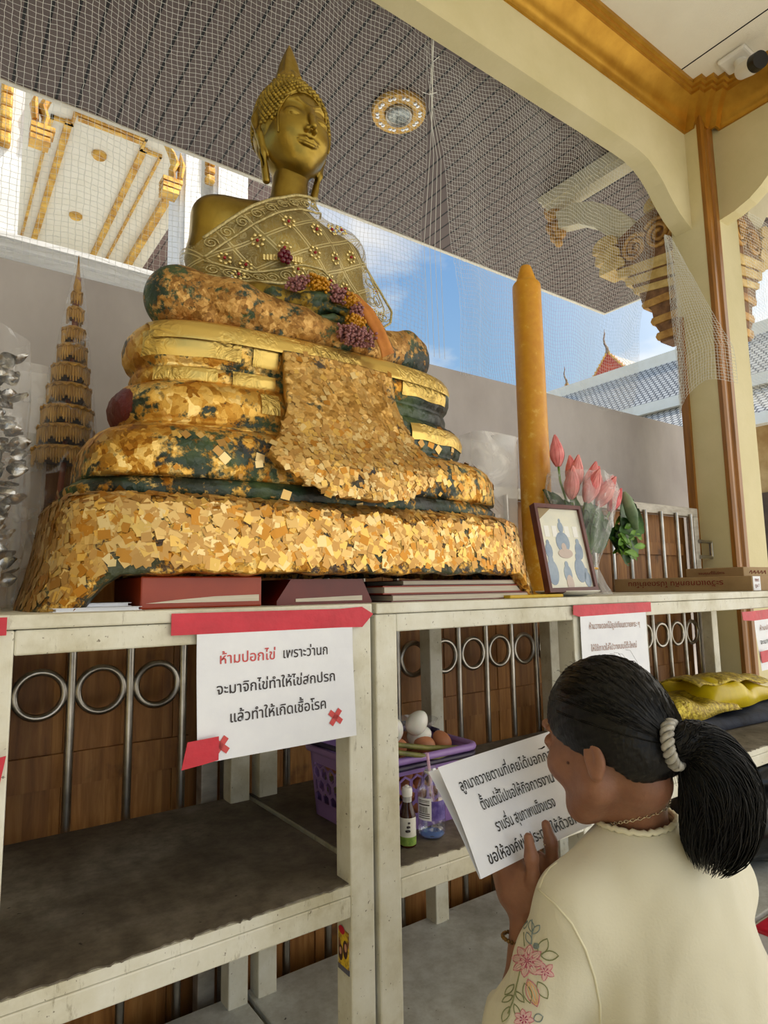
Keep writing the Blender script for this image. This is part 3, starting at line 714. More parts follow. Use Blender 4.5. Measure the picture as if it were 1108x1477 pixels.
MB().lathe([(.053, 0), (.053, .02), (.0505, 1.0), (.050, 1.085), (.049, 1.098), (.044, 1.106), (.036, 1.112), (.034, 1.12), (.022, 1.16), (.018, 1.17)], (1.683, 1.45, TT), 40).build('wax', wax(), t, smooth='auto')
m = MB()
for k in range(9):
    a = k*2.4; m.tube([(1.683, 1.45, TT+1.165), (1.683+.006*math.cos(a), 1.45+.006*math.sin(a), TT+1.18), (1.683+.018*math.cos(a), 1.45+.018*math.sin(a), TT+1.186+.008*math.sin(k*3))], [.003, .002, .0008], 5)
m.build('wick', mat('grey_wick', srgb(150, 146, 138), .8), t)
# ================================================================== signed-distance sculpting helpers
def _v(a): return np.array(a, dtype=np.float32)
def s_ell(P, c, r, R=None):
    q = P-_v(c)
    if R is not None: q = q @ np.array(R, dtype=np.float32)
    r = _v(r); k0 = np.linalg.norm(q/r, axis=1); k1 = np.linalg.norm(q/(r*r), axis=1)
    return np.where(k1 > 1e-6, k0*(k0-1)/np.maximum(k1, 1e-6), -r.min())
def s_cap(P, a, b, ra, rb):
    a = _v(a); b = _v(b); ba = b-a; q = P-a
    h = np.clip(q @ ba/max(float(ba @ ba), 1e-9), 0, 1)
    return np.linalg.norm(q-h[:, None]*ba, axis=1)-(ra+(rb-ra)*h)
def smin(a, b, k):
    h = np.clip(.5+.5*(b-a)/k, 0, 1); return b+(a-b)*h-k*h*(1-h)
def smax(a, b, k): return -smin(-a, -b, k)
def s_chain(P, pts, rad, k=.01):
    d = None
    for i in range(len(pts)-1):
        e = s_cap(P, pts[i], pts[i+1], rad[i], rad[i+1]); d = e if d is None else smin(d, e, k)
    return d
def rotm(ax, deg): return np.array(Matrix.Rotation(math.radians(deg), 3, ax))
def sdf_mesh(f, lo, hi, h, B=6):
    """surface nets over a block-culled grid -> (verts, quads)"""
    lo = np.array(lo, float); n = np.ceil((np.array(hi, float)-lo)/h/B).astype(int)*B+1
    nb = (n-1)//B
    I = np.stack(np.meshgrid(*[np.arange(k) for k in nb], indexing='ij'), -1).reshape(-1, 3)
    C = (lo+(I+.5)*B*h).astype(np.float32)
    d = f(C); act = np.abs(d) < B*h*1.35
    D = np.empty(tuple(n), np.float32)
    big = np.repeat(np.repeat(np.repeat(np.sign(d).reshape(nb), B, 0), B, 1), B, 2)
    D[:] = 1.0; D[:-1, :-1, :-1] = big
    off = np.stack(np.meshgrid(*[np.arange(B+1)]*3, indexing='ij'), -1).reshape(-1, 3)
    A = I[act]
    mask = np.zeros(tuple(n), bool)
    idx = (A[:, None, :]*B+off[None]).reshape(-1, 3)
    mask[idx[:, 0], idx[:, 1], idx[:, 2]] = True
    J = np.argwhere(mask); out = np.empty(len(J), np.float32)
    for s in range(0, len(J), 400000):
        out[s:s+400000] = f((lo+J[s:s+400000]*h).astype(np.float32))
    D[J[:, 0], J[:, 1], J[:, 2]] = out
    ins = D < 0
    cnt = np.zeros(tuple(n-1), np.int8)
    for dx in (0, 1):
        for dy in (0, 1):
            for dz in (0, 1): cnt += ins[dx:dx+n[0]-1, dy:dy+n[1]-1, dz:dz+n[2]-1]
    cells = np.argwhere((cnt > 0) & (cnt < 8)); vid = -np.ones(tuple(n-1), np.int64); vid[tuple(cells.T)] = np.arange(len(cells))
    acc = np.zeros((len(cells), 3)); num = np.zeros(len(cells))
    cor = [(a, b, c) for a in (0, 1) for b in (0, 1) for c in (0, 1)]
    for p in cor:
        for ax in range(3):
            if p[ax]: continue
            q = list(p); q[ax] = 1
            a = D[cells[:, 0]+p[0], cells[:, 1]+p[1], cells[:, 2]+p[2]]; b = D[cells[:, 0]+q[0], cells[:, 1]+q[1], cells[:, 2]+q[2]]
            m = (a < 0) != (b < 0); t = np.where(m, a/np.where(m, a-b, 1), 0)
            pp = np.array(p, float)[None]+np.zeros((len(cells), 3)); pp[:, ax] += t
            acc[m] += pp[m]; num[m] += 1
    V = lo+(cells+acc/num[:, None])*h
    F = []
    for ax in range(3):
        u, w_ = (ax+1) % 3, (ax+2) % 3
        sl0 = [slice(None)]*3; sl1 = [slice(None)]*3; sl0[ax] = slice(0, -1); sl1[ax] = slice(1, None)
        E = np.argwhere(ins[tuple(sl0)] != ins[tuple(sl1)])
        E = E[(E[:, u] > 0) & (E[:, w_] > 0) & (E[:, u] < n[u]-1) & (E[:, w_] < n[w_]-1)]
        def at(du, dw):
            K = E.copy(); K[:, u] += du; K[:, w_] += dw; return vid[K[:, 0], K[:, 1], K[:, 2]]
        Q = np.stack([at(-1, -1), at(0, -1), at(0, 0), at(-1, 0)], 1)
        fl = ~ins[E[:, 0], E[:, 1], E[:, 2]]; Q[fl] = Q[fl][:, ::-1]
        F.append(Q)
    F = np.concatenate(F); F = F[(F >= 0).all(1)]
    return V, F
def smooth_mesh(V, F, it=2, lam=.5):
    e = np.concatenate([F[:, [0, 1]], F[:, [1, 2]], F[:, [2, 3]], F[:, [3, 0]]]); e = np.concatenate([e, e[:, ::-1]])
    for _ in range(it):
        s = np.zeros_like(V); c = np.zeros(len(V)); np.add.at(s, e[:, 0], V[e[:, 1]]); np.add.at(c, e[:, 0], 1)
        V = V+lam*(s/np.maximum(c, 1)[:, None]-V)
    return V
def mesh_of(V, F): return MB().add(V.tolist(), F.tolist())
def bvh_of(V, F): return BVHTree.FromPolygons([tuple(v) for v in V.tolist()], [tuple(f) for f in F.tolist()])

# ================================================================== gold leaf
def leaf(name, tints, dark, amt, scale=24, tilt=.5, rough=.32, metal=.85, spot=6.0, edge=.5, right=0.0, lac=None):
    """overlapping little squares of gold leaf, each tilted its own way, worn through to the dark ground"""
    m, nt, b = newmat(name); p = pos(nt)
    wob = nd(nt, 'TexNoise', {'Vector': p, 'Scale': 16.0, 'Detail': 3.0})
    pv = nd(nt, 'VectorMath', {0: wob.outputs['Color'], 1: (.02, .02, .02)}, operation='MULTIPLY')
    pw = nd(nt, 'VectorMath', {0: p, 1: pv.outputs[0]}, operation='ADD')
    mp = nd(nt, 'Mapping', {0: pw.outputs[0], 'Rotation': (.5, .3, .6)})
    v1 = nd(nt, 'TexVoronoi', {'Vector': mp.outputs[0], 'Scale': float(scale), 'Randomness': .95}, distance='CHEBYCHEV')
    v2 = nd(nt, 'TexVoronoi', {'Vector': mp.outputs[0], 'Scale': scale*2.6, 'Randomness': 1.0}, distance='MANHATTAN')
    s1 = nd(nt, 'SeparateColor', {0: v1.outputs['Color']}); s2 = nd(nt, 'SeparateColor', {0: v2.outputs['Color']})
    f = math_(nt, 'ADD', math_(nt, 'MULTIPLY', s1.outputs[0], .6), math_(nt, 'MULTIPLY', s2.outputs[0], .4))
    col = ramp(nt, f, [(i/(len(tints)-1)*.8+.1, c) for i, c in enumerate(tints)])
    n1 = nd(nt, 'TexNoise', {'Vector': p, 'Scale': spot, 'Detail': 9.0, 'Roughness': .68})
    n2 = nd(nt, 'TexNoise', {'Vector': p, 'Scale': spot*9, 'Detail': 5.0, 'Roughness': .7})
    ed = ramp(nt, v1.outputs['Distance'], [(.35, G(0)), (.75, G(edge*.12))])
    dm = math_(nt, 'ADD', math_(nt, 'ADD', math_(nt, 'MULTIPLY', n1.outputs[0], .62), math_(nt, 'MULTIPLY', n2.outputs[0], .38)), ed)
    dk = ramp(nt, dm, [(1-amt, G(0)), (1-amt+.05, G(1))])
    X_ = nd(nt, 'SeparateXYZ', {0: p}).outputs[0]
    if right: dk = ramp(nt, math_(nt, 'ADD', dm, nd(nt, 'MapRange', {0: X_, 1: .82, 2: .98, 3: 0.0, 4: right}).outputs[0]), [(1-amt, G(0)), (1-amt+.05, G(1))])
    nz = nd(nt, 'TexNoise', {'Vector': p, 'Scale': 9.0, 'Detail': 4.0})
    dcol = ramp(nt, nz.outputs[0], [(.38, dark[0]), (.52, dark[1]), (.64, dark[2])])
    if lac:
        lm = math_(nt, 'LESS_THAN', math_(nt, 'ADD', X_, math_(nt, 'MULTIPLY', n1.outputs[0], -.05)), lac-.025)
        dk = math_(nt, 'MAXIMUM', dk, lm); dcol = mixc(nt, lm, dcol, srgb(96, 30, 22))
    nt.links.new(mixc(nt, dk, col, dcol), b.inputs['Base Color'])
    nt.links.new(math_(nt, 'MULTIPLY', math_(nt, 'SUBTRACT', 1.0, dk), metal), b.inputs['Metallic'])
    nt.links.new(math_(nt, 'ADD', math_(nt, 'MULTIPLY', s2.outputs[1], .18), rough), b.inputs['Roughness'])
    nrm = nd(nt, 'NewGeometry').outputs['Normal']
    def jit(c, amt_):
        q = nd(nt, 'VectorMath', {0: c, 1: (.5, .5, .5)}, operation='SUBTRACT')
        return nd(nt, 'VectorMath', {0: q.outputs[0], 'Scale': amt_}, operation='SCALE').outputs[0]
    a = nd(nt, 'VectorMath', {0: jit(v1.outputs['Color'], tilt), 1: jit(v2.outputs['Color'], tilt*.9)}, operation='ADD')
    a = nd(nt, 'VectorMath', {0: nrm, 1: a.outputs[0]}, operation='ADD'); a = nd(nt, 'VectorMath', {0: a.outputs[0]}, operation='NORMALIZE')
    bp = nd(nt, 'Bump', {'Strength': .5, 'Distance': .006, 'Height': math_(nt, 'SUBTRACT', n2.outputs[0], math_(nt, 'MULTIPLY', dk, .5)), 'Normal': a.outputs[0]})
    nt.links.new(bp.outputs[0], b.inputs['Normal'])
    MATS[name] = m; return m
GREEN = (srgb(30, 32, 24), srgb(38, 58, 40), srgb(66, 84, 46))
BROWN = (srgb(40, 26, 18), srgb(70, 44, 26), srgb(60, 66, 40))
T_BRIGHT = [srgb(190, 128, 42), srgb(222, 172, 74), srgb(240, 204, 120), srgb(250, 228, 160), srgb(252, 238, 190)]
T_MID = [srgb(168, 108, 34), srgb(206, 150, 60), srgb(226, 180, 90), srgb(240, 206, 130)]
T_OLD = [srgb(138, 96, 48), srgb(170, 124, 64), srgb(196, 150, 84), srgb(214, 172, 104)]
M_leafbase = leaf('gold_leaf_squares', T_MID, BROWN, .485, 42, .6, .34, spot=9)
M_leaftier = leaf('gold_leaf_patchy', T_MID, GREEN, .475, 38, .5, .34, spot=5, right=.05)
M_leafup = leaf('gold_leaf_streaky', T_MID, GREEN, .475, 26, .35, .32, spot=6, right=.16, lac=.297)
M_groove = leaf('dark_green_groove', T_MID, GREEN, .56, 24, .4, .34, spot=6)  # dark green covers more of the leaf along the groove band
M_leafdrape = leaf('gold_leaf_rubbed', [srgb(164, 120, 56), srgb(196, 150, 78), srgb(212, 170, 98), srgb(226, 188, 120)], BROWN, .43, 46, .4, .36, spot=8)
M_leaflap = leaf('gold_leaf_worn_legs', T_OLD, GREEN, .468, 60, .3, .38, metal=.7, spot=6, right=.10)
M_leafhand = leaf('gold_leaf_worn_hands', [srgb(120, 96, 34), srgb(150, 122, 44), srgb(170, 144, 60)], GREEN, .52, 40, .3, .36, metal=.7, spot=9)
M_bronze = noisemat('aged_gilt_bronze', srgb(116, 94, 36), srgb(168, 140, 58), 7, .30, .85, lo=.3, hi=.72, bump=.12, bscale=40, speck=(34, .72, srgb(60, 46, 24)))
M_hairgold = noisemat('dark_gilt_curls', srgb(112, 92, 32), srgb(176, 148, 60), 60, .4, .75, lo=.35, hi=.65)
def foil(name):
    m, nt, b = newmat(name); p = pos(nt)
    n = nd(nt, 'TexNoise', {'Vector': p, 'Scale': 34.0, 'Detail': 5.0, 'Distortion': 2.2})
    n2 = nd(nt, 'TexNoise', {'Vector': p, 'Scale': 7.0, 'Detail': 2.0})
    amt = ramp(nt, n2.outputs[0], [(.42, G(.05)), (.6, G(1))])
    b.inputs['Base Color'].default_value = srgb(216, 184, 102); b.inputs['Metallic'].default_value = .85; b.inputs['Roughness'].default_value = .32
    bp = nd(nt, 'Bump', {'Strength': math_(nt, 'MULTIPLY', amt, .9), 'Distance': .012, 'Height': n.outputs[0]}); nt.links.new(bp.outputs[0], b.inputs['Normal']); return m
M_foil = foil('creased_gold_foil')
M_lacq = noisemat('red_lacquer', srgb(84, 20, 18), srgb(120, 34, 28), 9, .25)

# ================================================================== the seated statue
XC = .725
PROF = [  # z, half width, centre y, half depth
    (1.180, .578, 1.302, .232), (1.22, .570, 1.303, .228), (1.27, .562, 1.304, .222), (1.305, .557, 1.305, .218), (1.318, .548, 1.306, .212), (1.326, .528, 1.308, .200)]
TIER1 = [(1.322, .520, 1.310, .196), (1.332, .530, 1.310, .200), (1.345, .532, 1.311, .202), (1.356, .518, 1.312, .196), (1.362, .508, 1.313, .193), (1.370, .508, 1.313, .196), (1.390, .507, 1.313, .199), (1.42, .503, 1.314, .198), (1.445, .490, 1.316, .192), (1.458, .474, 1.319, .182), (1.466, .452, 1.322, .170), (1.470, .440, 1.324, .160)]
TIER2 = [(1.466, .436, 1.324, .156), (1.474, .440, 1.325, .160), (1.480, .432, 1.326, .154), (1.486, .430, 1.327, .152), (1.492, .438, 1.327, .156), (1.510, .446, 1.328, .160), (1.528, .449, 1.328, .161), (1.545, .444, 1.329, .158), (1.558, .432, 1.330, .153), (1.566, .416, 1.331, .146), (1.572, .402, 1.332, .139)]
TIER3 = [(1.570, .398, 1.333, .134), (1.576, .404, 1.333, .138), (1.592, .407, 1.334, .140), (1.602, .404, 1.334, .138), (1.606, .398, 1.335, .133), (1.612, .402, 1.335, .137), (1.622, .413, 1.336, .144), (1.640, .420, 1.337, .149), (1.660, .421, 1.338, .151), (1.680, .416, 1.339, .149), (1.697, .402, 1.340, .142), (1.708, .376, 1.341, .128), (1.712, .33, 1.342, .10)]
def ring(prof, th, n_exp=3.4):
    c, s = math.cos(th), math.sin(th)
    e = 2/n_exp
    return [(XC+a*math.copysign(abs(c)**e, c), yc+b*math.copysign(abs(s)**e, s), z) for z, a, yc, b in prof]
def loft(prof, n=220, cap_top=True, cap_bot=True, jit=0.0, n_exp=3.4, seed=1):
    rnd = np.random.RandomState(seed); m = len(prof)
    ths = np.linspace(0, 2*PI, n, endpoint=False)
    # even out the spacing along the long sides
    pts = np.array([ring([prof[0]], t, n_exp)[0][:2] for t in np.linspace(0, 2*PI, 4000, endpoint=False)])
    d = np.r_[0, np.cumsum(np.linalg.norm(np.diff(pts, axis=0, append=pts[:1]), axis=1))]
    ths = np.interp(np.linspace(0, d[-1], n, endpoint=False), d, np.linspace(0, 2*PI, 4001))
    V = []
    for k in range(m):
        for t in ths:
            x, y, z = ring([prof[k]], t, n_exp)[0]
            V.append((x, y, z+(rnd.randn()*jit if 0 < k < m-1 else 0)))
    F = [(k*n+i, k*n+(i+1) % n, (k+1)*n+(i+1) % n, (k+1)*n+i) for k in range(m-1) for i in range(n)]
    if cap_bot: F.append(tuple(range(n))[::-1])
    if cap_top: F.append(tuple((m-1)*n+i for i in range(n)))
    return MB().add(V, F)
def refine(prof, step=.006):
    P = np.array(prof); out = [tuple(P[0])]
    for a, b in zip(P[:-1], P[1:]):
        L = np.linalg.norm((b-a)[[0, 3]])+1e-9; k = max(1, int(L/step))
        for i in range(1, k+1): out.append(tuple(a+(b-a)*i/k))
    return out
statue = thing('seated_statue', 'large gilded seated figure on a tiered pedestal covered in gold leaf squares', 'statue', (XC, 1.33, TT))
# footed base: a raised skirt with splayed corner feet
n = 260; V = []; ths = np.linspace(0, 2*PI, n, endpoint=False)
base_prof = refine([(TT, .594, 1.30, .236)]+PROF, .008)
pts = np.array([ring([base_prof[0]], t, 4.5)[0][:2] for t in np.linspace(0, 2*PI, 4000, endpoint=False)])
d = np.r_[0, np.cumsum(np.linalg.norm(np.diff(pts, axis=0, append=pts[:1]), axis=1))]
ths = np.interp(np.linspace(0, d[-1], n, endpoint=False), d, np.linspace(0, 2*PI, 4001))
def zbot(x):
    u = abs(x-XC)
    return TT if u > .535 else (1.186 if u < .485 else TT+(1.186-TT)*((.535-u)/.05)**.7)
for (z, a, yc, b) in base_prof:
    for t in ths:
        zz = z
        x, y, _ = ring([(z, a, yc, b)], t, 4.5)[0]
        zb = zbot(x); k = (z-TT)/(1.326-TT); zz = zb+(1.326-zb)*k
        # keep the slope of the face true to its height
        q = np.interp(zz, [p[0] for p in base_prof], range(len(base_prof)))
        i0 = int(min(len(base_prof)-2, q)); fr_ = q-i0
        pr = tuple(np.array(base_prof[i0])*(1-fr_)+np.array(base_prof[i0+1])*fr_)
        x, y, _ = ring([(zz, pr[1], pr[2], pr[3])], t, 4.5)[0]
        V.append((x, y, zz+(.0015*math.sin(x*90)+.002*math.sin(x*37) if k < .5 and zb > TT+.01 else 0)))
m_ = len(base_prof)
F = [(k*n+i, k*n+(i+1) % n, (k+1)*n+(i+1) % n, (k+1)*n+i) for k in range(m_-1) for i in range(n)]
o = MB().add(V, F).build('footed_base', M_leafbase, statue, smooth=True)
q = o.modifiers.new('solid', 'SOLIDIFY'); q.thickness = .028; q.offset = -1
MB().box((XC-.45, 1.13, 1.195), (XC+.45, 1.48, 1.21)).build('base_underside', M_dark, statue)
for nm, pr, mt, sd_ in (('groove_band', TIER1[:5], M_groove, 5), ('lower_tier', TIER1[4:], M_leaftier, 2), ('middle_tier', TIER2, M_leafup, 3), ('upper_tier', TIER3, M_leafup, 4)):
    loft(refine(pr), 240, jit=.0008, n_exp=4.0 if nm == 'lower_tier' else 3.0, seed=sd_).build(nm, mt, statue, smooth=True)
# hanging cloth over the front of the pedestal
def pha(u, v):
    zt, zb_ = 1.657, 1.335
    hw = np.interp(v, [0, .25, .42, .58, .74, .86, 1.0], [.142, .143, .150, .170, .208, .185, .10])
    z = zt+(zb_-zt)*v
    x = XC+(2*u-1)*hw
    yf = np.interp(z, [1.33, 1.40, 1.47, 1.52, 1.57, 1.62, 1.69], [1.075, 1.088, 1.125, 1.140, 1.158, 1.172, 1.186])
    return (x, yf-.020+.012*(abs(2*u-1)**3)+.0015*math.sin(x*70+z*50), z+.006*(2*u-1)**2*v)
o = MB().grid(pha, 60, 70).build('hanging_cloth', M_leafdrape, statue, smooth=True); q = o.modifiers.new('solid', 'SOLIDIFY'); q.thickness = .022; q.offset = -1
def wrap_strip(prof, x0, x1, z0, z1, off=.003, nn=60, n_exp=3.0, wav=0):
    zs = np.linspace(z0, z1, 14); P = np.array(prof)
    def f(u, v):
        x = x0+(x1-x0)*u; z = z0+(z1-z0)*v+wav*math.sin(x*60)
        a = np.interp(z, P[:, 0], P[:, 1]); yc = np.interp(z, P[:, 0], P[:, 2]); b = np.interp(z, P[:, 0], P[:, 3])
        t = min(1, abs(x-XC)/a); y = yc-b*(1-t**n_exp)**(1/n_exp)
        return (x, y-off, z)
    return MB().grid(f, nn, 12)
# plain gold band along the top and creased foil sheets on the left flank
wrap_strip(TIER3, XC-.395, XC+.375, 1.655, 1.699, .010, 120).build('gold_band', M_foil, statue, smooth=True)
wrap_strip(TIER3, XC-.405, XC-.225, 1.622, 1.672, .0035, 50, wav=.001).build('foil_sheet', M_foil, statue, smooth=True)
wrap_strip(TIER3, XC-.20, XC-.145, 1.618, 1.665, .0035, 30).build('foil_sheet', M_foil, statue, smooth=True)
wrap_strip(TIER3, XC-.385, XC-.27, 1.574, 1.603, .0035, 40).build('foil_sheet', M_foil, statue, smooth=True)
wrap_strip(TIER3, XC-.24, XC-.148, 1.572, 1.602, .0035, 40).build('foil_sheet', M_foil, statue, smooth=True)
wrap_strip(TIER2, XC-.19, XC-.15, 1.512, 1.556, .0035, 20).build('foil_sheet', M_foil, statue, smooth=True)
wrap_strip(TIER3, XC+.19, XC+.36, 1.625, 1.668, .0035, 40, wav=.002).build('foil_sheet', M_foil, statue, smooth=True)
wrap_strip(TIER2, XC+.20, XC+.43, 1.510, 1.552, .0035, 40, wav=.002).build('foil_sheet', M_foil, statue, smooth=True)

# single squares of gold leaf pressed onto the pedestal
SQ = [mat('leaf_square_%s' % n, c, r, .8) for n, c, r in (('pale', srgb(214, 176, 108), .40), ('bright', srgb(222, 180, 96), .34), ('tan', srgb(190, 146, 82), .44), ('amber', srgb(188, 130, 50), .38), ('cream', srgb(230, 202, 142), .42))]
def squares(name, obj, count, s0, s1, ok, seed, wts=(4, 3, 4, 2, 2)):
    rn = random.Random(seed); me = obj.data; o0 = ORG[obj.name]
    me.calc_loop_triangles(); T = []
    A = []
    for t_ in me.loop_triangles:
        c_ = Vector(t_.center)+o0
        w_ = ok(c_, Vector(t_.normal))
        if w_ > 0: T.append(t_); A.append(t_.area*w_)
    cum = np.cumsum(A); V = []; F = []; mi = []
    for k in range(count):
        t_ = T[min(len(T)-1, int(np.searchsorted(cum, rn.random()*cum[-1])))]
        vs = [me.vertices[i].co+o0 for i in t_.vertices]; a, b_ = rn.random(), rn.random()
        if a+b_ > 1: a, b_ = 1-a, 1-b_
        p = vs[0]+(vs[1]-vs[0])*a+(vs[2]-vs[0])*b_; n_ = Vector(t_.normal)
        n2 = (n_+Vector((rn.gauss(0, .035), rn.gauss(0, .035), rn.gauss(0, .035)))).normalized()
        u = n2.orthogonal().normalized(); v = n2.cross(u); an = rn.uniform(0, PI); u, v = u*math.cos(an)+v*math.sin(an), v*math.cos(an)-u*math.sin(an)
        s_ = rn.uniform(s0, s1)/2; q = rn.uniform(.75, 1.0); p = p+n_*(.0005+.0009*rn.random()); n = len(V)
        V += [p+u*s_*(1+rn.uniform(-.12, .12))*i+v*s_*q*(1+rn.uniform(-.12, .12))*j for i, j in ((-1, -1), (1, -1), (1, 1), (-1, 1))]
        F.append((n, n+1, n+2, n+3)); mi.append(rn.choices(range(5), wts)[0])
    o = MB().add(V, F).build(name, SQ, statue, fix=False); o.data.polygons.foreach_set('material_index', mi); o['kind'] = 'stuff'
ob = {c.name.split('.')[0]: c for c in statue.children}
squares('leaf_squares', ob['footed_base'], 2700, .009, .022, lambda c, n: 1.0 if n.y < .3 and c.y < 1.42 and c.z > zbot(c.x)+.013 else 0, 31, (3, 2, 5, 2, 1))
squares('leaf_squares', ob['lower_tier'], 420, .009, .020, lambda c, n: (1.0 if c.x > .9 else .35) if n.y < .2 and c.y < 1.4 else 0, 32)
squares('leaf_squares', ob['hanging_cloth'], 900, .008, .016, lambda c, n: (1.4 if c.z < 1.50 else .22) if n.y < -.3 else 0, 33, (4, 2, 5, 1, 2))
squares('leaf_squares', ob['groove_band'], 70, .012, .026, lambda c, n: (1.0 if c.x > .95 or c.x < .6 else .2) if n.y < .1 and c.y < 1.4 else 0, 34)
squares('leaf_squares', ob['middle_tier'], 60, .010, .024, lambda c, n: 1.0 if n.y < .1 and c.x > .9 else 0, 35)
# ---- legs
def legs(P):
    d = s_ell(P, (XC, 1.38, 1.728), (.29, .14, .055))
    # lower (left) leg
    d = smin(d, s_chain(P, [(.90, 1.40, 1.765), (1.005, 1.30, 1.758), (.85, 1.225, 1.730), (.60, 1.225, 1.722), (.44, 1.25, 1.724)], [.072, .062, .038, .030, .026], .03), .016)
    # upper (right) leg
    d = smin(d, s_chain(P, [(.585, 1.43, 1.768), (.402, 1.30, 1.772), (.50, 1.240, 1.762), (.64, 1.212, 1.740), (.80, 1.212, 1.732), (.92, 1.245, 1.752)], [.062, .066, .050, .038, .030, .032], .025), .006)
    # foot resting on the opposite thigh
    d = smin(d, s_chain(P, [(.90, 1.245, 1.765), (.985, 1.262, 1.790), (1.035, 1.275, 1.790)], [.034, .030, .020], .02), .012)
    for k in range(5): d = smin(d, s_cap(P, (1.02, 1.262+.004*k, 1.800-.012*k), (1.055-.003*k, 1.272+.004*k, 1.797-.012*k), .009, .008), .006)
    return d
V, F = sdf_mesh(legs, (.30, 1.12, 1.66), (1.12, 1.56, 1.90), .0055); V = smooth_mesh(V, F, 1)
mesh_of(V, F).build('crossed_legs', M_leaflap, statue, smooth=True, fix=False)
HX, HY = XC+.002, 1.412
# ---- torso with both arms, one continuous surface
XT = .708
def torso(P):
    d = s_ell(P, (XT, 1.425, 1.86), (.132, .098, .13))
    d = smin(d, s_ell(P, (XT, 1.415, 2.02), (.150, .100, .115)), .07)
    d = smin(d, s_cap(P, (XT-.14, 1.43, 2.072), (XT+.14, 1.43, 2.072), .058, .058), .06)
    d = smin(d, s_cap(P, (XT+.006, 1.425, 2.10), (HX, 1.41, 2.27), .050, .045), .045)
    for sg in (-1, 1):
        d = smin(d, s_chain(P, [(XT+sg*.185, 1.43, 2.065), (XT+sg*.200, 1.425, 1.95), (XT+sg*.192, 1.40, 1.855)], [.056, .048, .042], .03), .028)
        d = smin(d, s_chain(P, [(XT+sg*.192, 1.40, 1.855), (XT+sg*.13, 1.285, 1.815), (XT+sg*.05, 1.245, 1.805)], [.043, .034, .027], .02), .016)
    return d
V, F = sdf_mesh(torso, (.40, 1.18, 1.70), (1.05, 1.58, 2.32), .006); V = smooth_mesh(V, F, 1)
mesh_of(V, F).build('torso', M_bronze, statue, smooth=True, fix=False)
def hands(P):
    d = None
    for zc_, yy, x0, sg in ((1.800, 1.232, .675, 1), (1.772, 1.225, .80, -1)):
        e = s_ell(P, (x0, yy, zc_), (.052, .036, .020))
        e = smin(e, s_cap(P, (x0-sg*.08, yy+.018, zc_+.012), (x0, yy, zc_), .024, .024), .02)
        for k in range(4):
            q = yy-.026+.017*k; L = (.068, .078, .080, .066)[k]
            f = s_chain(P, [(x0+sg*.035, q, zc_), (x0+sg*(.035+L*.6), q+.001, zc_+.002), (x0+sg*(.035+L), q+.002, zc_-.004)], [.0105, .0095, .0075], .006)
            e = smin(e, f, .005)
        e = smin(e, s_chain(P, [(x0-sg*.02, yy-.028, zc_+.008), (x0+sg*.03, yy-.034, zc_+.022), (x0+sg*.06, yy-.022, zc_+.026)], [.013, .011, .008], .008), .008)
        d = e if d is None else smin(d, e, .004)
    return d
V, F = sdf_mesh(hands, (.56, 1.16, 1.73), (.94, 1.30, 1.85), .0032)
mesh_of(V, F).build('hands', M_leafhand, statue, smooth=True, fix=False)

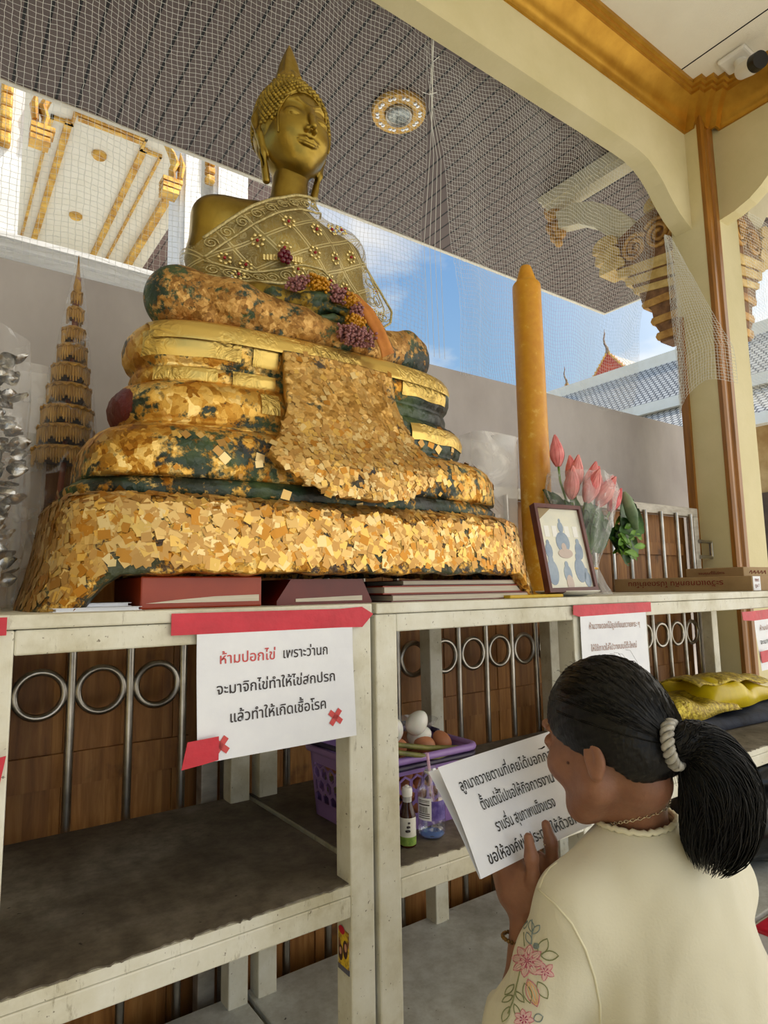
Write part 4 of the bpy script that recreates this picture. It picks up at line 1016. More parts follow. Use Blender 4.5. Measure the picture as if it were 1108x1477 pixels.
# ---- head
HX, HY = XC+.002, 1.412
def headf(P):
    q = P.copy(); q[:, 0] = np.abs(P[:, 0]-HX)        # mirror
    d = s_ell(q, (0, HY, 2.372), (.089, .100, .112))
    d = smin(d, s_ell(q, (0, HY-.014, 2.318), (.078, .078, .082)), .04)
    d = smin(d, s_ell(q, (0, HY-.050, 2.262), (.028, .024, .022)), .04)          # chin
    d = smin(d, s_ell(q, (.040, HY-.056, 2.322), (.030, .026, .032)), .03)       # cheek
    # brow arch, one continuous bow running into the nose
    d = smin(d, s_chain(q, [(.005, HY-.100, 2.366), (.014, HY-.1000, 2.385), (.032, HY-.0935, 2.3985), (.052, HY-.080, 2.3985), (.070, HY-.060, 2.384)], [.0040, .0046, .0048, .0044, .002], .004), .008)
    # eye hollow, lid and slit
    d = smax(d, -s_ell(q, (.038, HY-.119, 2.376), (.030, .026, .016)), .016)
    d = smin(d, s_ell(q, (.037, HY-.0815, 2.359), (.0245, .0170, .0150)), .006)
    d = smax(d, -s_chain(q, [(.016, HY-.0915, 2.3560), (.026, HY-.0960, 2.3520), (.037, HY-.0970, 2.3500), (.048, HY-.0930, 2.3510), (.058, HY-.0835, 2.3560)], [.0009, .0014, .0017, .0014, .0009], .002), .002)
    # nose
    d = smin(d, s_chain(q, [(0, HY-.100, 2.378), (0, HY-.112, 2.345), (0, HY-.122, 2.318)], [.006, .0072, .0085], .01), .010)
    d = smin(d, s_ell(q, (.0110, HY-.107, 2.314), (.0070, .0095, .0062)), .006)
    # mouth: bowed lips with upturned corners
    d = smin(d, s_chain(q, [(0, HY-.0985, 2.2910), (.010, HY-.0985, 2.2940), (.022, HY-.0925, 2.2925), (.033, HY-.0830, 2.2965)], [.0036, .0040, .0032, .0016], .004), .008)
    d = smin(d, s_chain(q, [(0, HY-.0965, 2.2810), (.012, HY-.0950, 2.2822), (.024, HY-.0880, 2.2875)], [.0046, .0042, .0026], .004), .005)
    d = smax(d, -s_chain(q, [(0, HY-.1015, 2.2864), (.012, HY-.1005, 2.2880), (.024, HY-.0940, 2.2898), (.034, HY-.0845, 2.2945)], [.0016, .0016, .0014, .0011], .001), .002)
    d = smax(d, -s_cap(q, (0, HY-.116, 2.303), (0, HY-.112, 2.297), .0035, .003), .004)
    # long ears
    d = smin(d, s_chain(q, [(.088, HY+.002, 2.400), (.094, HY+.006, 2.372), (.090, HY+.000, 2.330)], [.015, .017, .014], .01), .006)
    d = smin(d, s_chain(q, [(.090, HY+.000, 2.330), (.083, HY-.002, 2.28), (.070, HY+.006, 2.215)], [.0120, .0095, .0105], .01), .006)
    d = smax(d, -s_ell(q, (.107, HY-.006, 2.368), (.010, .012, .030)), .005)
    d = smax(d, -s_ell(q, (.086, HY-.002, 2.268), (.02, .0035, .024)), .004)
    d = smin(d, s_cap(q, (0, HY+.01, 2.18), (0, HY+.008, 2.30), .048, .046), .012)
    return d
V, F = sdf_mesh(headf, (HX-.135, HY-.15, 2.17), (HX+.135, HY+.14, 2.50), .0026)
V0, F0 = V, F
mesh_of(V, F).build('head', M_bronze, statue, smooth=True, fix=False)
def hairf(P):
    q = P.copy(); q[:, 0] = np.abs(P[:, 0]-HX)
    d = s_ell(q, (0, HY+.006, 2.385), (.0985, .109, .109)); d = smin(d, s_ell(q, (0, HY+.002, 2.350), (.0985, .097, .075)), .02)
    d = smin(d, s_chain(q, [(0, HY+.012, 2.45), (0, HY+.014, 2.51), (0, HY+.014, 2.53)], [.062, .040, .033], .02), .05)
    face = np.maximum((np.sqrt((q[:, 0]/.0755)**2+((q[:, 2]-2.330)/.100)**2)-1)*.080, q[:, 1]-(HY-.010))
    d = smax(d, -face, .004)
    d = np.maximum(d, np.minimum(2.315-q[:, 2], 1.0))
    d = np.maximum(d, -s_ell(q, (.1, HY+.002, 2.355), (.03, .020, .052)))
    return d
V, F = sdf_mesh(hairf, (HX-.125, HY-.125, 2.29), (HX+.125, HY+.14, 2.58), .004); hb = bvh_of(V, F)
hair = mesh_of(V, F).build('hair', M_hairgold, statue, smooth=True, fix=False)
m = MB(); N = 900; ga = PI*(3-5**.5); c0 = Vector((HX, HY+.008, 2.37))
for k in range(N):
    z = 1-1.25*(k+.5)/N; r = math.sqrt(max(0, 1-z*z)); dv = Vector((r*math.cos(k*ga), r*math.sin(k*ga), z))
    h_ = hb.ray_cast(c0+dv*.4, -dv, .39)
    if h_[0] is None or h_[0].z < 2.322: continue
    p = h_[0]
    if p.z > 2.522: continue
    if (h_[1].dot(dv) < .2): continue
    m.sph(p, .0064, 1)
m.build('curls', M_hairgold, hair, smooth=True)
hv = bvh_of(V0, F0); pts = []
for a in np.linspace(-.28, PI+.28, 70):
    h_ = hv.ray_cast(Vector((HX+.0755*math.cos(a), HY-.3, 2.330+.100*math.sin(a))), Vector((0, 1, 0)), .5)
    if h_[0] is not None: pts.append(h_[0]+Vector((0, -.002, 0)))
MB().tube(pts, .0026, 6).build('hairline_band', M_bronze, statue, smooth=True)
MB().lathe([(.040, 0), (.041, .006), (.037, .012), (.033, .03), (.026, .06), (.017, .088), (.009, .112), (.002, .128)], (HX, HY+.014, 2.518), 28, wob=lambda a, i: .10*math.cos(a*6+i*.3)*(1 if 1 < i < 6 else 0)).build('flame_finial', M_bronze, statue, smooth=True)

# ================================================================== lace shawl
def lace():
    m = bpy.data.materials.new('gold_grey_lace'); m.use_nodes = True; nt = m.node_tree; nt.nodes.clear()
    out = nd(nt, 'OutputMaterial'); p = pos(nt); s = nd(nt, 'SeparateXYZ', {0: p})
    X, Z = s.outputs[0], s.outputs[2]
    def lines(expr, per, w_):
        fr_ = math_(nt, 'FRACT', math_(nt, 'DIVIDE', expr, per)); a = math_(nt, 'ABSOLUTE', math_(nt, 'SUBTRACT', fr_, .5))
        return math_(nt, 'LESS_THAN', a, w_)
    e1 = math_(nt, 'ADD', math_(nt, 'MULTIPLY', X, .95), math_(nt, 'MULTIPLY', Z, 1.05)); e2 = math_(nt, 'SUBTRACT', math_(nt, 'MULTIPLY', Z, 1.25), math_(nt, 'MULTIPLY', X, .75))
    L = math_(nt, 'MAXIMUM', lines(e1, .105, .065), lines(e2, .095, .065))
    core = math_(nt, 'MAXIMUM', lines(e1, .105, .03), lines(e2, .095, .03))
    rib = math_(nt, 'SUBTRACT', L, math_(nt, 'MULTIPLY', core, .65))
    n1 = nd(nt, 'TexNoise', {'Vector': p, 'Scale': 22.0, 'Detail': 1.0, 'Distortion': 1.5})
    cn = ramp(nt, math_(nt, 'ABSOLUTE', math_(nt, 'SUBTRACT', math_(nt, 'FRACT', math_(nt, 'MULTIPLY', n1.outputs[0], 9.0)), .5)), [(.10, G(1)), (.17, G(0))])
    # scrolled border under the upper hem and over the lower hem
    up_ = math_(nt, 'SUBTRACT', math_(nt, 'ADD', 1.545, math_(nt, 'MULTIPLY', X, .80)), Z)
    bord = ramp(nt, up_, [(0, G(1)), (.055, G(1)), (.06, G(0))])
    lowb = ramp(nt, Z, [(0, G(0)), (1, G(0))])
    msk = math_(nt, 'MAXIMUM', rib, math_(nt, 'MULTIPLY', cn, .55))
    tul = nd(nt, 'TexVoronoi', {'Vector': p, 'Scale': 230.0}, feature='DISTANCE_TO_EDGE')
    tl = ramp(nt, tul.outputs['Distance'], [(.05, G(.34)), (.16, G(.12))])
    a = math_(nt, 'MINIMUM', math_(nt, 'MAXIMUM', math_(nt, 'MULTIPLY', msk, .85), tl), .92)
    b = nd(nt, 'BsdfPrincipled', {'Base Color': srgb(196, 180, 128), 'Roughness': .42, 'Metallic': .35})
    tr = nd(nt, 'BsdfTransparent'); mx = nd(nt, 'MixShader', {0: a, 1: tr.outputs[0], 2: b.outputs[0]})
    nt.links.new(mx.outputs[0], out.inputs[0]); return m
M_lace = lace()
M_hem = noisemat('gold_thread_hem', srgb(150, 134, 84), srgb(206, 190, 136), 160, .45, .4)
shawl = thing('lace_shawl', 'gold and grey lace shawl draped over the statue, with beaded flowers', 'shawl', (XC, 1.40, 1.87))
def hull(P):
    d = torso_core(P); return d-.009
def torso_core(P):
    d = s_ell(P, (XT, 1.425, 1.86), (.15, .105, .13)); d = smin(d, s_ell(P, (XT, 1.415, 2.02), (.16, .104, .12)), .08)
    d = smin(d, s_cap(P, (XT-.14, 1.43, 2.072), (XT+.14, 1.43, 2.072), .058, .058), .06)
    d = smin(d, s_cap(P, (XT+.006, 1.425, 2.10), (HX, 1.41, 2.20), .062, .058), .04)
    for sg in (-1, 1):
        d = smin(d, s_chain(P, [(XT+sg*.185, 1.43, 2.065), (XT+sg*.200, 1.425, 1.95), (XT+sg*.194, 1.40, 1.84)], [.056, .050, .044], .03), .075)
        d = smin(d, s_cap(P, (XT+sg*.192, 1.40, 1.855), (XT+sg*.10, 1.32, 1.83), .040, .030), .06)
    return d
V, F = sdf_mesh(hull, (.42, 1.22, 1.76), (1.02, 1.58, 2.20), .0075); V = smooth_mesh(V, F, 2)
zu = lambda x: np.interp(x, [.46, .52, .58, .64, .70, .76, .80, 1.0], [1.955, 2.015, 2.070, 2.115, 2.148, 2.165, 2.20, 2.25])
zl = lambda x: np.interp(x, [.46, .52, .58, .64, .70, .76, .86, .92, 1.0], [1.875, 1.862, 1.862, 1.880, 1.905, 1.912, 1.88, 1.85, 1.84])
fc = V[F].mean(1)
keep = (fc[:, 2] < zu(fc[:, 0])) & (fc[:, 2] > np.where(fc[:, 1] < 1.45, zl(fc[:, 0]), 1.85)) & ~((fc[:, 1] > 1.47) & (fc[:, 0] < .56))
Fk = F[keep]; used = np.unique(Fk); remap = -np.ones(len(V), int); remap[used] = np.arange(len(used))
sb = bvh_of(V, F)
# snap the cut edges onto the hem curves so that the hem is clean
Vk = V[used].copy()
for i in range(len(Vk)):
    x, y, z = Vk[i]
    if y < 1.46:
        if abs(z-zu(x)) < .009: Vk[i, 2] = zu(x)
        if abs(z-zl(x)) < .009: Vk[i, 2] = zl(x)
mesh_of(Vk, remap[Fk]).build('lace_wrap', M_lace, shawl, smooth=True, fix=False)
def on_front(x, z, off=.003):
    h_ = sb.ray_cast(Vector((x, .9, z)), Vector((0, 1, 0)), 1.0)
    return None if h_[0] is None else h_[0]+Vector((0, -off, 0))
for nm, cf, x0, x1 in (('upper_hem', zu, .475, .795), ('lower_hem', zl, .475, .955)):
    pts = [p for p in (on_front(x, float(cf(x))-.001) for x in np.linspace(x0, x1, 70)) if p is not None]
    MB().tube(pts, .0042, 6).build(nm, M_hem, shawl, smooth=True)
pts = [p for p in (on_front(x, float(zu(x))-.050) for x in np.linspace(.475, .90, 70)) if p is not None]
MB().tube(pts, .0028, 6).build('border_cord', M_hem, shawl, smooth=True)
pts = [p for p in (on_front(x, float(zl(x))+.038) for x in np.linspace(.475, .93, 70)) if p is not None]
MB().tube(pts, .0028, 6).build('border_cord', M_hem, shawl, smooth=True)
m = MB()
for cf, off_ in ((zu, -.026), (zl, .018)):
    for x in np.arange(.49, .90, .034):
        c_ = on_front(x, float(cf(x))+off_)
        if c_ is None: continue
        pts = []
        for i in range(20):
            a = i/19*3.4*PI; r = .014*(1-i/24)
            q = on_front(c_.x+1.25*r*math.cos(a), c_.z+r*math.sin(a), .003)
            if q is not None: pts.append(q)
        if len(pts) > 8: m.tube(pts, .0017, 5)
o = m.build('scroll_embroidery', M_hem, shawl, smooth=True)
# loose tail hanging free past the far arm
TP = [(.925, 2.115), (.985, 2.075), (1.030, 2.02), (1.068, 1.965), (1.058, 1.925), (1.005, 1.885), (.945, 1.868)]
def tail(u, v):
    a = np.interp(v, np.linspace(0, 1, 7), [p[0] for p in TP]); z = np.interp(v, np.linspace(0, 1, 7), [p[1] for p in TP])
    xi = .915+.01*v; zi = 2.10-.25*v
    x = xi+(a-xi)*u; zz = zi+(z-zi)*u
    return (x, 1.40+.03*u+.010*math.sin(u*7+v*4), zz)
MB().grid(tail, 16, 34).build('loose_tail', M_lace, shawl, smooth=True)
MB().tube([Vector(tail(1, v)) for v in np.linspace(0, 1, 50)], .0035, 6).build('tail_hem', M_hem, shawl, smooth=True)
MB().tube([Vector(tail(.82, v)) for v in np.linspace(.1, .95, 40)], .002, 5).build('border_cord', M_hem, shawl, smooth=True)
m = MB()
for k, (u, v) in enumerate([(.45, .35), (.55, .5), (.5, .68), (.8, .62), (.35, .55), (.6, .82), (.3, .8), (.85, .85), (.4, .2)]):
    pts = [Vector(tail(min(1, max(0, u+.16*math.cos(a)*(1-a/16))), min(1, max(0, v+.055*math.sin(a)*(1-a/16)))))+Vector((0, -.002, 0)) for a in np.linspace(0, 9, 26)]
    m.tube(pts, .0016, 5)
m.build('scroll_embroidery', M_hem, shawl, smooth=True)
M_bead = mat('gold_bead', srgb(226, 206, 140), .25, .7); M_ruby = mat('red_gem', srgb(150, 16, 30), .12)
def flower_at(p, nrm, s=.0185):
    nrm = Vector(nrm).normalized(); a = nrm.orthogonal().normalized(); b = nrm.cross(a)
    m = MB()
    for k in range(7):
        an = k*2*PI/7; q = Vector(p)+(a*math.cos(an)+b*math.sin(an))*s*.75+nrm*.003
        R = Matrix((a, b, nrm)).transposed()
        m.sph(q, s*.30, 1, (1, 1, .4), R)
    o = m.build('beaded_flower', M_bead, shawl, smooth=True)
    g = MB().sph(Vector(p)+nrm*.004, s*.22, 2); gm = g.build('gem', M_ruby, o, smooth=True)
fl = [(.595, 1.985), (.665, 2.045), (.742, 2.05), (.735, 1.985), (.805, 2.00), (.80, 2.08), (.57, 1.92), (.52, 1.925), (.655, 1.975), (.85, 1.94), (.865, 2.03), (.88, 1.90), (.79, 1.935), (.84, 2.10), (.545, 1.88), (.69, 1.93)]
for x, z in fl:
    h_ = sb.ray_cast(Vector((x, .9, z)), Vector((0, 1, 0)), 1.0)
    if h_[0] is not None: flower_at(h_[0], h_[1] if h_[1].y < 0 else -h_[1])
for u, v in ((.55, .42), (.7, .62), (.45, .66), (.6, .86)):
    flower_at(Vector(tail(u, v))+Vector((0, -.004, 0)), (-.3, -1, 0), .010)
# brooch on the chest
p = on_front(.652, 1.948, .01)
b_ = thing('brooch', 'dark red jewelled brooch with a gold bar pinned on the shawl', 'brooch', tuple(p))
m = MB()
for k in range(7):
    a = k*PI/3; r = 0 if k == 6 else .013; m.sph(p+Vector((r*math.cos(a), -.004, r*math.sin(a))), .0075, 2)
m.build('gem_cluster', mat('garnet', srgb(92, 18, 34), .18), b_, smooth=True)
m = MB()
for k in range(-6, 7):
    q = on_front(.652+k*.0072, 1.948+k*.0006, .004)
    if q is not None and abs(k) > 1: m.bbox((q.x-.0034, q.y-.004, q.z-.007), (q.x+.0034, q.y+.001, q.z+.007), .001)
m.build('gold_bar', M_bead, b_)

# ================================================================== garland and cloth strip on the hands
M_mauve = mat('mauve_bead', srgb(164, 108, 108), .22, 0, Transmission_Weight=.25); M_ybead = mat('amber_bead', srgb(214, 150, 32), .25, 0, Transmission_Weight=.2)
g = thing('garland', 'beaded garland in mauve and yellow hung over the hands', 'garland', (.72, 1.20, 1.74))
rnd = random.Random(3)
def clump(path, spread, count, mt, nm):
    m = MB()
    for k in range(count):
        t_ = rnd.random()*(len(path)-1); i = int(t_); f_ = t_-i
        c_ = Vector(path[i]).lerp(Vector(path[min(i+1, len(path)-1)]), f_)
        dv = Vector((rnd.gauss(0, 1), rnd.gauss(0, 1), rnd.gauss(0, 1))).normalized()*spread*rnd.uniform(.6, 1)
        m.sph(c_+dv, .0042, 1)
    o = m.build(nm, mt, g, smooth=True); return o
clump([(.622, 1.215, 1.832), (.652, 1.200, 1.842)], .017, 120, M_mauve, 'mauve_beads')
clump([(.665, 1.195, 1.846), (.700, 1.190, 1.842)], .019, 150, M_ybead, 'yellow_beads')
clump([(.715, 1.19, 1.832), (.74, 1.185, 1.822)], .019, 140, M_mauve, 'mauve_beads')
clump([(.755, 1.18, 1.822), (.770, 1.175, 1.805)], .016, 110, M_ybead, 'yellow_beads')
clump([(.772, 1.17, 1.796), (.768, 1.165, 1.775)], .018, 130, M_mauve, 'mauve_beads')
clump([(.752, 1.165, 1.765), (.775, 1.16, 1.755)], .016, 120, M_ybead, 'yellow_beads')
clump([(.728, 1.162, 1.728), (.76, 1.158, 1.722), (.798, 1.160, 1.728)], .024, 330, M_mauve, 'mauve_beads')
M_saff = noisemat('saffron_cloth', srgb(176, 104, 34), srgb(204, 132, 54), 30, .7)
pts = [(.735, 1.205, 1.845), (.765, 1.178, 1.825), (.790, 1.158, 1.79), (.812, 1.148, 1.752), (.832, 1.142, 1.706), (.838, 1.142, 1.690)]
def strip(u, v):
    i = v*(len(pts)-1); k = int(min(i, len(pts)-2)); p = Vector(pts[k]).lerp(Vector(pts[k+1]), i-k)
    return p+Vector(((u-.5)*(.022+.014*v), -.004*math.sin(u*PI)+.002*math.sin(u*9+v*6), (u-.5)*.02))
tag(MB().grid(strip, 8, 40).build('cloth_strip', M_saff, smooth=True, solid=.0025), 'orange cloth strip hanging from the statue hands beside the garland', 'cloth')
# ================================================================== books and papers under the pedestal
M_page = noisemat('book_pages', srgb(206, 196, 176), srgb(226, 218, 200), 30, .8, stretch=(.3, .3, 12))
def book(c, sx, sy, h, label, cover, rot=0.0, z=TT, pages=None, name='book'):
    t = thing(name, label, 'book', (c[0], c[1], z))
    ax = Vector((math.cos(rot), math.sin(rot), 0)); ay = Vector((-math.sin(rot), math.cos(rot), 0)); az = Vector((0, 0, 1))
    P = lambda u, v, ww: Vector((c[0], c[1], z))+ax*u+ay*v+az*ww
    th = min(.003, h*.15)
    m = MB(); m.obox(P(0, 0, th/2), ax, ay, az, sx/2, sy/2, th/2); m.obox(P(0, 0, h-th/2), ax, ay, az, sx/2, sy/2, th/2)
    m.obox(P(0, sy/2-th/2, h/2), ax, ay, az, sx/2, th/2, h/2); m.build('cover', cover, t)
    MB().obox(P(0, -.003, h/2), ax, ay, az, sx/2-.005, sy/2-.005, h/2-th).build('pages', pages or M_page, t)
    return t
M_redcov = noisemat('dark_red_cover', srgb(92, 18, 10), srgb(112, 28, 14), 8, .35)
M_orcov = noisemat('orange_red_cover', srgb(142, 44, 14), srgb(160, 58, 20), 8, .35)
M_maroon = mat('maroon_cover', srgb(92, 18, 26), .4); M_pinkcov = mat('pale_pink_cover', srgb(196, 150, 140), .5)
t = thing('folder', 'orange red folder box standing under the pedestal, left one', 'folder', (.40, 1.21, TT))
MB().bbox((.291, 1.112, TT), (.511, 1.30, TT+.056), .003).build('body', M_orcov, t)
MB().prism([(.300, TT+.010), (.505, TT+.010), (.505, TT+.022), (.42, TT+.020), (.35, TT+.015)], 1.1112, 1.1135, lambda u, v, d: (u, d, v)).build('page_edge', M_page, t)
t = thing('folder', 'darker red folder under the pedestal beside the orange one', 'folder', (.65, 1.23, TT))
MB().prism([(.545, TT), (.765, TT), (.765, TT+.004), (.742, TT+.050), (.575, TT+.050), (.545, TT+.008)], 1.118, 1.31, lambda u, v, d: (u, d, v)).build('body', M_redcov, t)
MB().prism([(.585, TT+.006), (.740, TT+.006), (.740, TT+.016), (.585, TT+.012)], 1.1165, 1.119, lambda u, v, d: (u, d, v)).build('page_edge', M_page, t)
book((.225, 1.19), .135, .16, .006, 'thin white booklet lying at the left pedestal foot, lower', M_paper, .02, TT, M_paper, 'booklet')
book((.232, 1.21), .105, .15, .006, 'thin white booklet on top of the other at the left pedestal foot', M_paper, -.03, TT+.0065, M_paper, 'booklet')
book((1.04, 1.20), .45, .17, .016, 'pale thick book at the bottom of the stack under the pedestal', M_redcov, .0, TT, None)
book((1.03, 1.205), .47, .165, .018, 'pale book with red edges, second in the stack under the pedestal', M_orcov, .012, TT+.0165, None)
book((1.06, 1.21), .40, .16, .012, 'maroon book on top of the stack under the pedestal', M_maroon, -.02, TT+.035, None)
MB().bbox((1.16, 1.095, TT), (1.36, 1.20, TT+.008), .002).build('yellow_booklet', mat('yellow_cover', srgb(214, 178, 40), .5))
tag(bpy.data.objects['yellow_booklet'], 'thin yellow booklet beneath the photo frame and right pedestal foot', 'book')

# ================================================================== silver offering tree
M_silver = noisemat('silver_foil', srgb(120, 116, 110), srgb(214, 212, 208), 30, .22, .95, bump=.3, bscale=60)
t = thing('silver_tree', 'silver foil offering tree in clear wrap at the left edge', 'ornament', (.03, 1.36, TT))
MB().lathe([(.035, 0), (.045, .01), (.04, .04), (.015, .07), (.008, .09), (.006, .44)], (.03, 1.36, TT), 20).build('stand', noisemat('gold_stand', srgb(140, 104, 50), srgb(196, 156, 84), 30, .4, .6), t, smooth='auto')
rnd = random.Random(11); m = MB(); nl = 0
def foil_leaf(m, c, dirv, L, W):
    d_ = Vector(dirv).normalized(); s_ = d_.cross(Vector((rnd.uniform(-1, 1), rnd.uniform(-1, 1), rnd.uniform(-1, 1)))).normalized(); nn = d_.cross(s_)
    def f(u, v):
        wv = W*math.sin(PI*min(1, max(.02, u)))**.7*(1-.3*u); q = (v-.5)*2
        return Vector(c)+d_*(u*L)+s_*(q*wv)+nn*(.35*W*(1-q*q)+.12*L*math.sin(u*2.6))
    m.grid(f, 6, 4)
for k in range(460):
    h_ = rnd.uniform(.05, .47); a = rnd.uniform(0, 2*PI); r = .02+.07*rnd.random()*(1-.25*abs(h_-.25)/.25)
    c = (.03+r*math.cos(a), 1.36+r*math.sin(a), TT+h_)
    foil_leaf(m, c, (math.cos(a), math.sin(a), rnd.uniform(-.3, .9)), rnd.uniform(.022, .040), rnd.uniform(.012, .020))
m.build('foil_leaves', M_silver, t, smooth=True, fix=False)['kind'] = 'stuff'
MB().grid(lambda u, v: (.03+(.115-.035*abs(v-.5)+.008*math.sin(u*31+v*9))*math.cos(u*2*PI), 1.36+(.115-.035*abs(v-.5)+.008*math.sin(u*23+v*14))*math.sin(u*2*PI), TT+.01+.5*v), 60, 20).build('clear_wrap', M_film, t, smooth=True, fix=False)

# ================================================================== golden tiered tree under a clear cone
M_fringe = noisemat('gold_fringe', srgb(150, 108, 40), srgb(206, 160, 76), 26, .45, .35, lo=.3, hi=.7, bump=.6, bscale=120, stretch=(3, 3, .6))
M_fringed = noisemat('dark_gold_core', srgb(70, 50, 26), srgb(110, 80, 40), 20, .6, .1)
GX, GY = .232, 1.585
def gx(z): return GX+.030*(z-1.3)
t = thing('tiered_tree', 'gold nine tiered fringed umbrella tree beneath a clear plastic cone', 'ornament', (GX, GY, TT))
MB().tube([(GX-.02, GY, TT), (gx(1.46), GY, 1.46), (gx(1.9), GY, 1.90)], .0065, 10).build('stem', noisemat('reddish_stem', srgb(120, 60, 36), srgb(150, 80, 50), 20, .5), t, smooth=True)
MB().lathe([(.05, 0), (.052, .012), (.03, .03), (.012, .05)], (GX-.02, GY, TT), 20).build('base', M_fringed, t, smooth='auto')
tiers_ = [(1.462, .0650, .040), (1.512, .0575, .042), (1.558, .0535, .042), (1.610, .0455, .044), (1.660, .0390, .042), (1.710, .0305, .040), (1.754, .0240, .038), (1.806, .0170, .036), (1.850, .0110, .032)]
for i, (z, r, h_) in enumerate(tiers_):
    c = (gx(z), GY, z)
    tr_ = MB().lathe([(r*.55, h_*.62), (r*.90, h_*.50), (r*.98, h_*.38), (r*.99, -h_*.25), (r*.90, -h_*.27)], c, 36, closed_ends=False).build('tier', M_fringe, t, smooth='auto')
    n_ = max(10, int(2*PI*r/.0055)); m = MB()
    for k in range(n_):
        a = 2*PI*k/n_; drop = .55+.45*abs(math.sin(k*PI/6)); x, y = c[0]+r*.99*math.cos(a), c[1]+r*.99*math.sin(a)
        m.tube([(x, y, z+h_*.2), (x+.001*math.cos(a), y, z+h_*.2-h_*.80*drop)], [.0026, .0018], 4)
    m.build('fringe', M_fringe, tr_)
    m = MB(); pts = []
    for k in range(int(n_*1.2)):
        a = 2*PI*k/int(n_*1.2); pts.append((c[0]+(r*1.02)*math.cos(a), c[1]+(r*1.02)*math.sin(a), z+h_*.33+.003*math.sin(k*PI/2)))
    m.tube(pts, .0028, 5, closed=True); m.build('braid', M_fringe, tr_)
    MB().lathe([(r*.7, -.010), (r*.68, h_*.5)], c, 20).build('core', M_fringed, tr_)
MB().lathe([(.008, 0), (.009, .01), (.006, .03), (.004, .05), (.0008, .09)], (gx(1.87), GY, 1.868), 12).build('spire', M_fringe, t, smooth=True)
def cone(u, v):
    z = 1.20+.735*v; r = (.078-.070*max(0, (v-.28)/.72)) if v > .28 else .078-.045*(.28-v)/.28
    r *= 1+.05*math.sin(u*2*PI*3+v*4)
    return (gx(z)+r*math.cos(u*2*PI), GY+r*math.sin(u*2*PI), z)
MB().grid(cone, 48, 30).build('clear_cone', M_film, t, smooth=True, fix=False)

# ================================================================== clear acetate sleeves
def sleeve(label, x0, x1, y, z0, z1, dy=.05, bulge=.03):
    def f(u, v):
        a = u*2*PI; c, s = math.cos(a), math.sin(a); k = 2/4.0
        return ((x0+x1)/2+(x1-x0)/2*math.copysign(abs(c)**k, c)*(1+.03*(v-.5)), y+dy*math.copysign(abs(s)**k, s)+.006*math.sin(v*5), z0+(z1-z0)*v)
    return tag(MB().grid(f, 64, 8).build('clear_sleeve', M_acetate, smooth=True, fix=False), label, 'packaging')
sleeve('empty clear plastic sleeve standing behind the silver tree', .03, .205, 1.62, TT, 1.672, .035)
sleeve('empty clear plastic sleeve standing between pedestal and candle', 1.41, 1.607, 1.50, TT, 1.655, .06)
MB().grid(lambda u, v: (1.50+.10*u, 1.445+.03*v, 1.655-.055*v*(u**.7)), 8, 4).build('folded_flap', M_paper)
tag(bpy.data.objects['folded_flap'], 'pale folded flap at the top of the clear sleeve beside the candle', 'packaging')

# ================================================================== framed picture
M_frame = noisemat('dark_red_wood', srgb(84, 44, 42), srgb(110, 62, 56), 12, .4)
BL, BR, TL, TR = Vector((1.316, 1.108, 1.134)), Vector((1.508, 1.099, 1.136)), Vector((1.362, 1.190, 1.382)), Vector((1.554, 1.181, 1.384))
t = thing('picture_frame', 'leaning dark red framed picture of a seated figure with kneeling people', 'picture', (1.43, 1.14, 1.134))
def fq(u, v, d=0):
    p = (BL*(1-u)+BR*u)*(1-v)+(TL*(1-u)+TR*u)*v
    n_ = (BR-BL).cross(TL-BL).normalized(); return tuple(p+n_*d)
m = MB()
for a in ((0, 1, 0, .045), (0, 1, .955, 1), (0, .055, .045, .955), (.945, 1, .045, .955)): m.prism([(a[0], a[2]), (a[1], a[2]), (a[1], a[3]), (a[0], a[3])], -.012, .008, lambda u, v, d: fq(u, v, d))
m.build('frame', M_frame, t)
MB().prism([(.05, .04), (.95, .04), (.95, .96), (.05, .96)], -.010, 0, lambda u, v, d: fq(u, v, d)).build('picture', noisemat('cream_print', srgb(216, 216, 204), srgb(232, 228, 208), 10, .3), t)
M_blue = noisemat('faded_blue_print', srgb(128, 146, 170), srgb(160, 174, 190), 14, .3); M_skinp = mat('faded_pink_print', srgb(196, 178, 168), .3)
def disc(m, u, v, ru, rv, d=.0008, n=18): m.prism([(u+ru*math.cos(a), v+rv*math.sin(a)) for a in np.linspace(0, 2*PI, n, endpoint=False)], .0001, d, lambda a, b, c: fq(a, b, c))
m = MB(); disc(m, .50, .735, .055, .065); disc(m, .50, .81, .022, .03); disc(m, .49, .56, .14, .12, .0009)
for u, v, r in ((.17, .46, .07), (.80, .46, .08), (.17, .22, .11), (.47, .20, .08), (.74, .24, .11), (.86, .14, .07)): disc(m, u, v, r, r*1.25, .0009); disc(m, u, v+r*1.3, r*.45, r*.5, .0010)
m.build('painted_figures', M_blue, t)
m = MB(); disc(m, .50, .43, .15, .055, .0013); disc(m, .49, .50, .05, .05, .0014); disc(m, .48, .10, .07, .09, .0012); m.build('painted_figure_light', M_skinp, t)
m = MB()
for u in (.20, .36, .62, .80): m.prism([(u-.05, .62), (u+.05, .62), (u+.05, .75), (u-.05, .75)], .0001, .0007, lambda a, b, c: fq(a, b, c))
m.build('painted_windows', M_white, t)
MB().prism([(.05, .96), (.36, .96), (.05, .80)], .0001, .0016, lambda a, b, c: fq(a, b, c)).build('brown_corner', noisemat('brown_corner', srgb(150, 130, 96), srgb(172, 152, 112), 8, .3), t)
# saucer in front
t_ = MB().lathe([(.03, 0), (.05, .002), (.082, .010), (.088, .014), (.086, .016), (.05, .006), (.001, .005)], (1.445, 1.150, TT), 40).build('saucer', M_clear_white, smooth='auto')
tag(t_, 'small white saucer in front of the framed picture', 'plate')

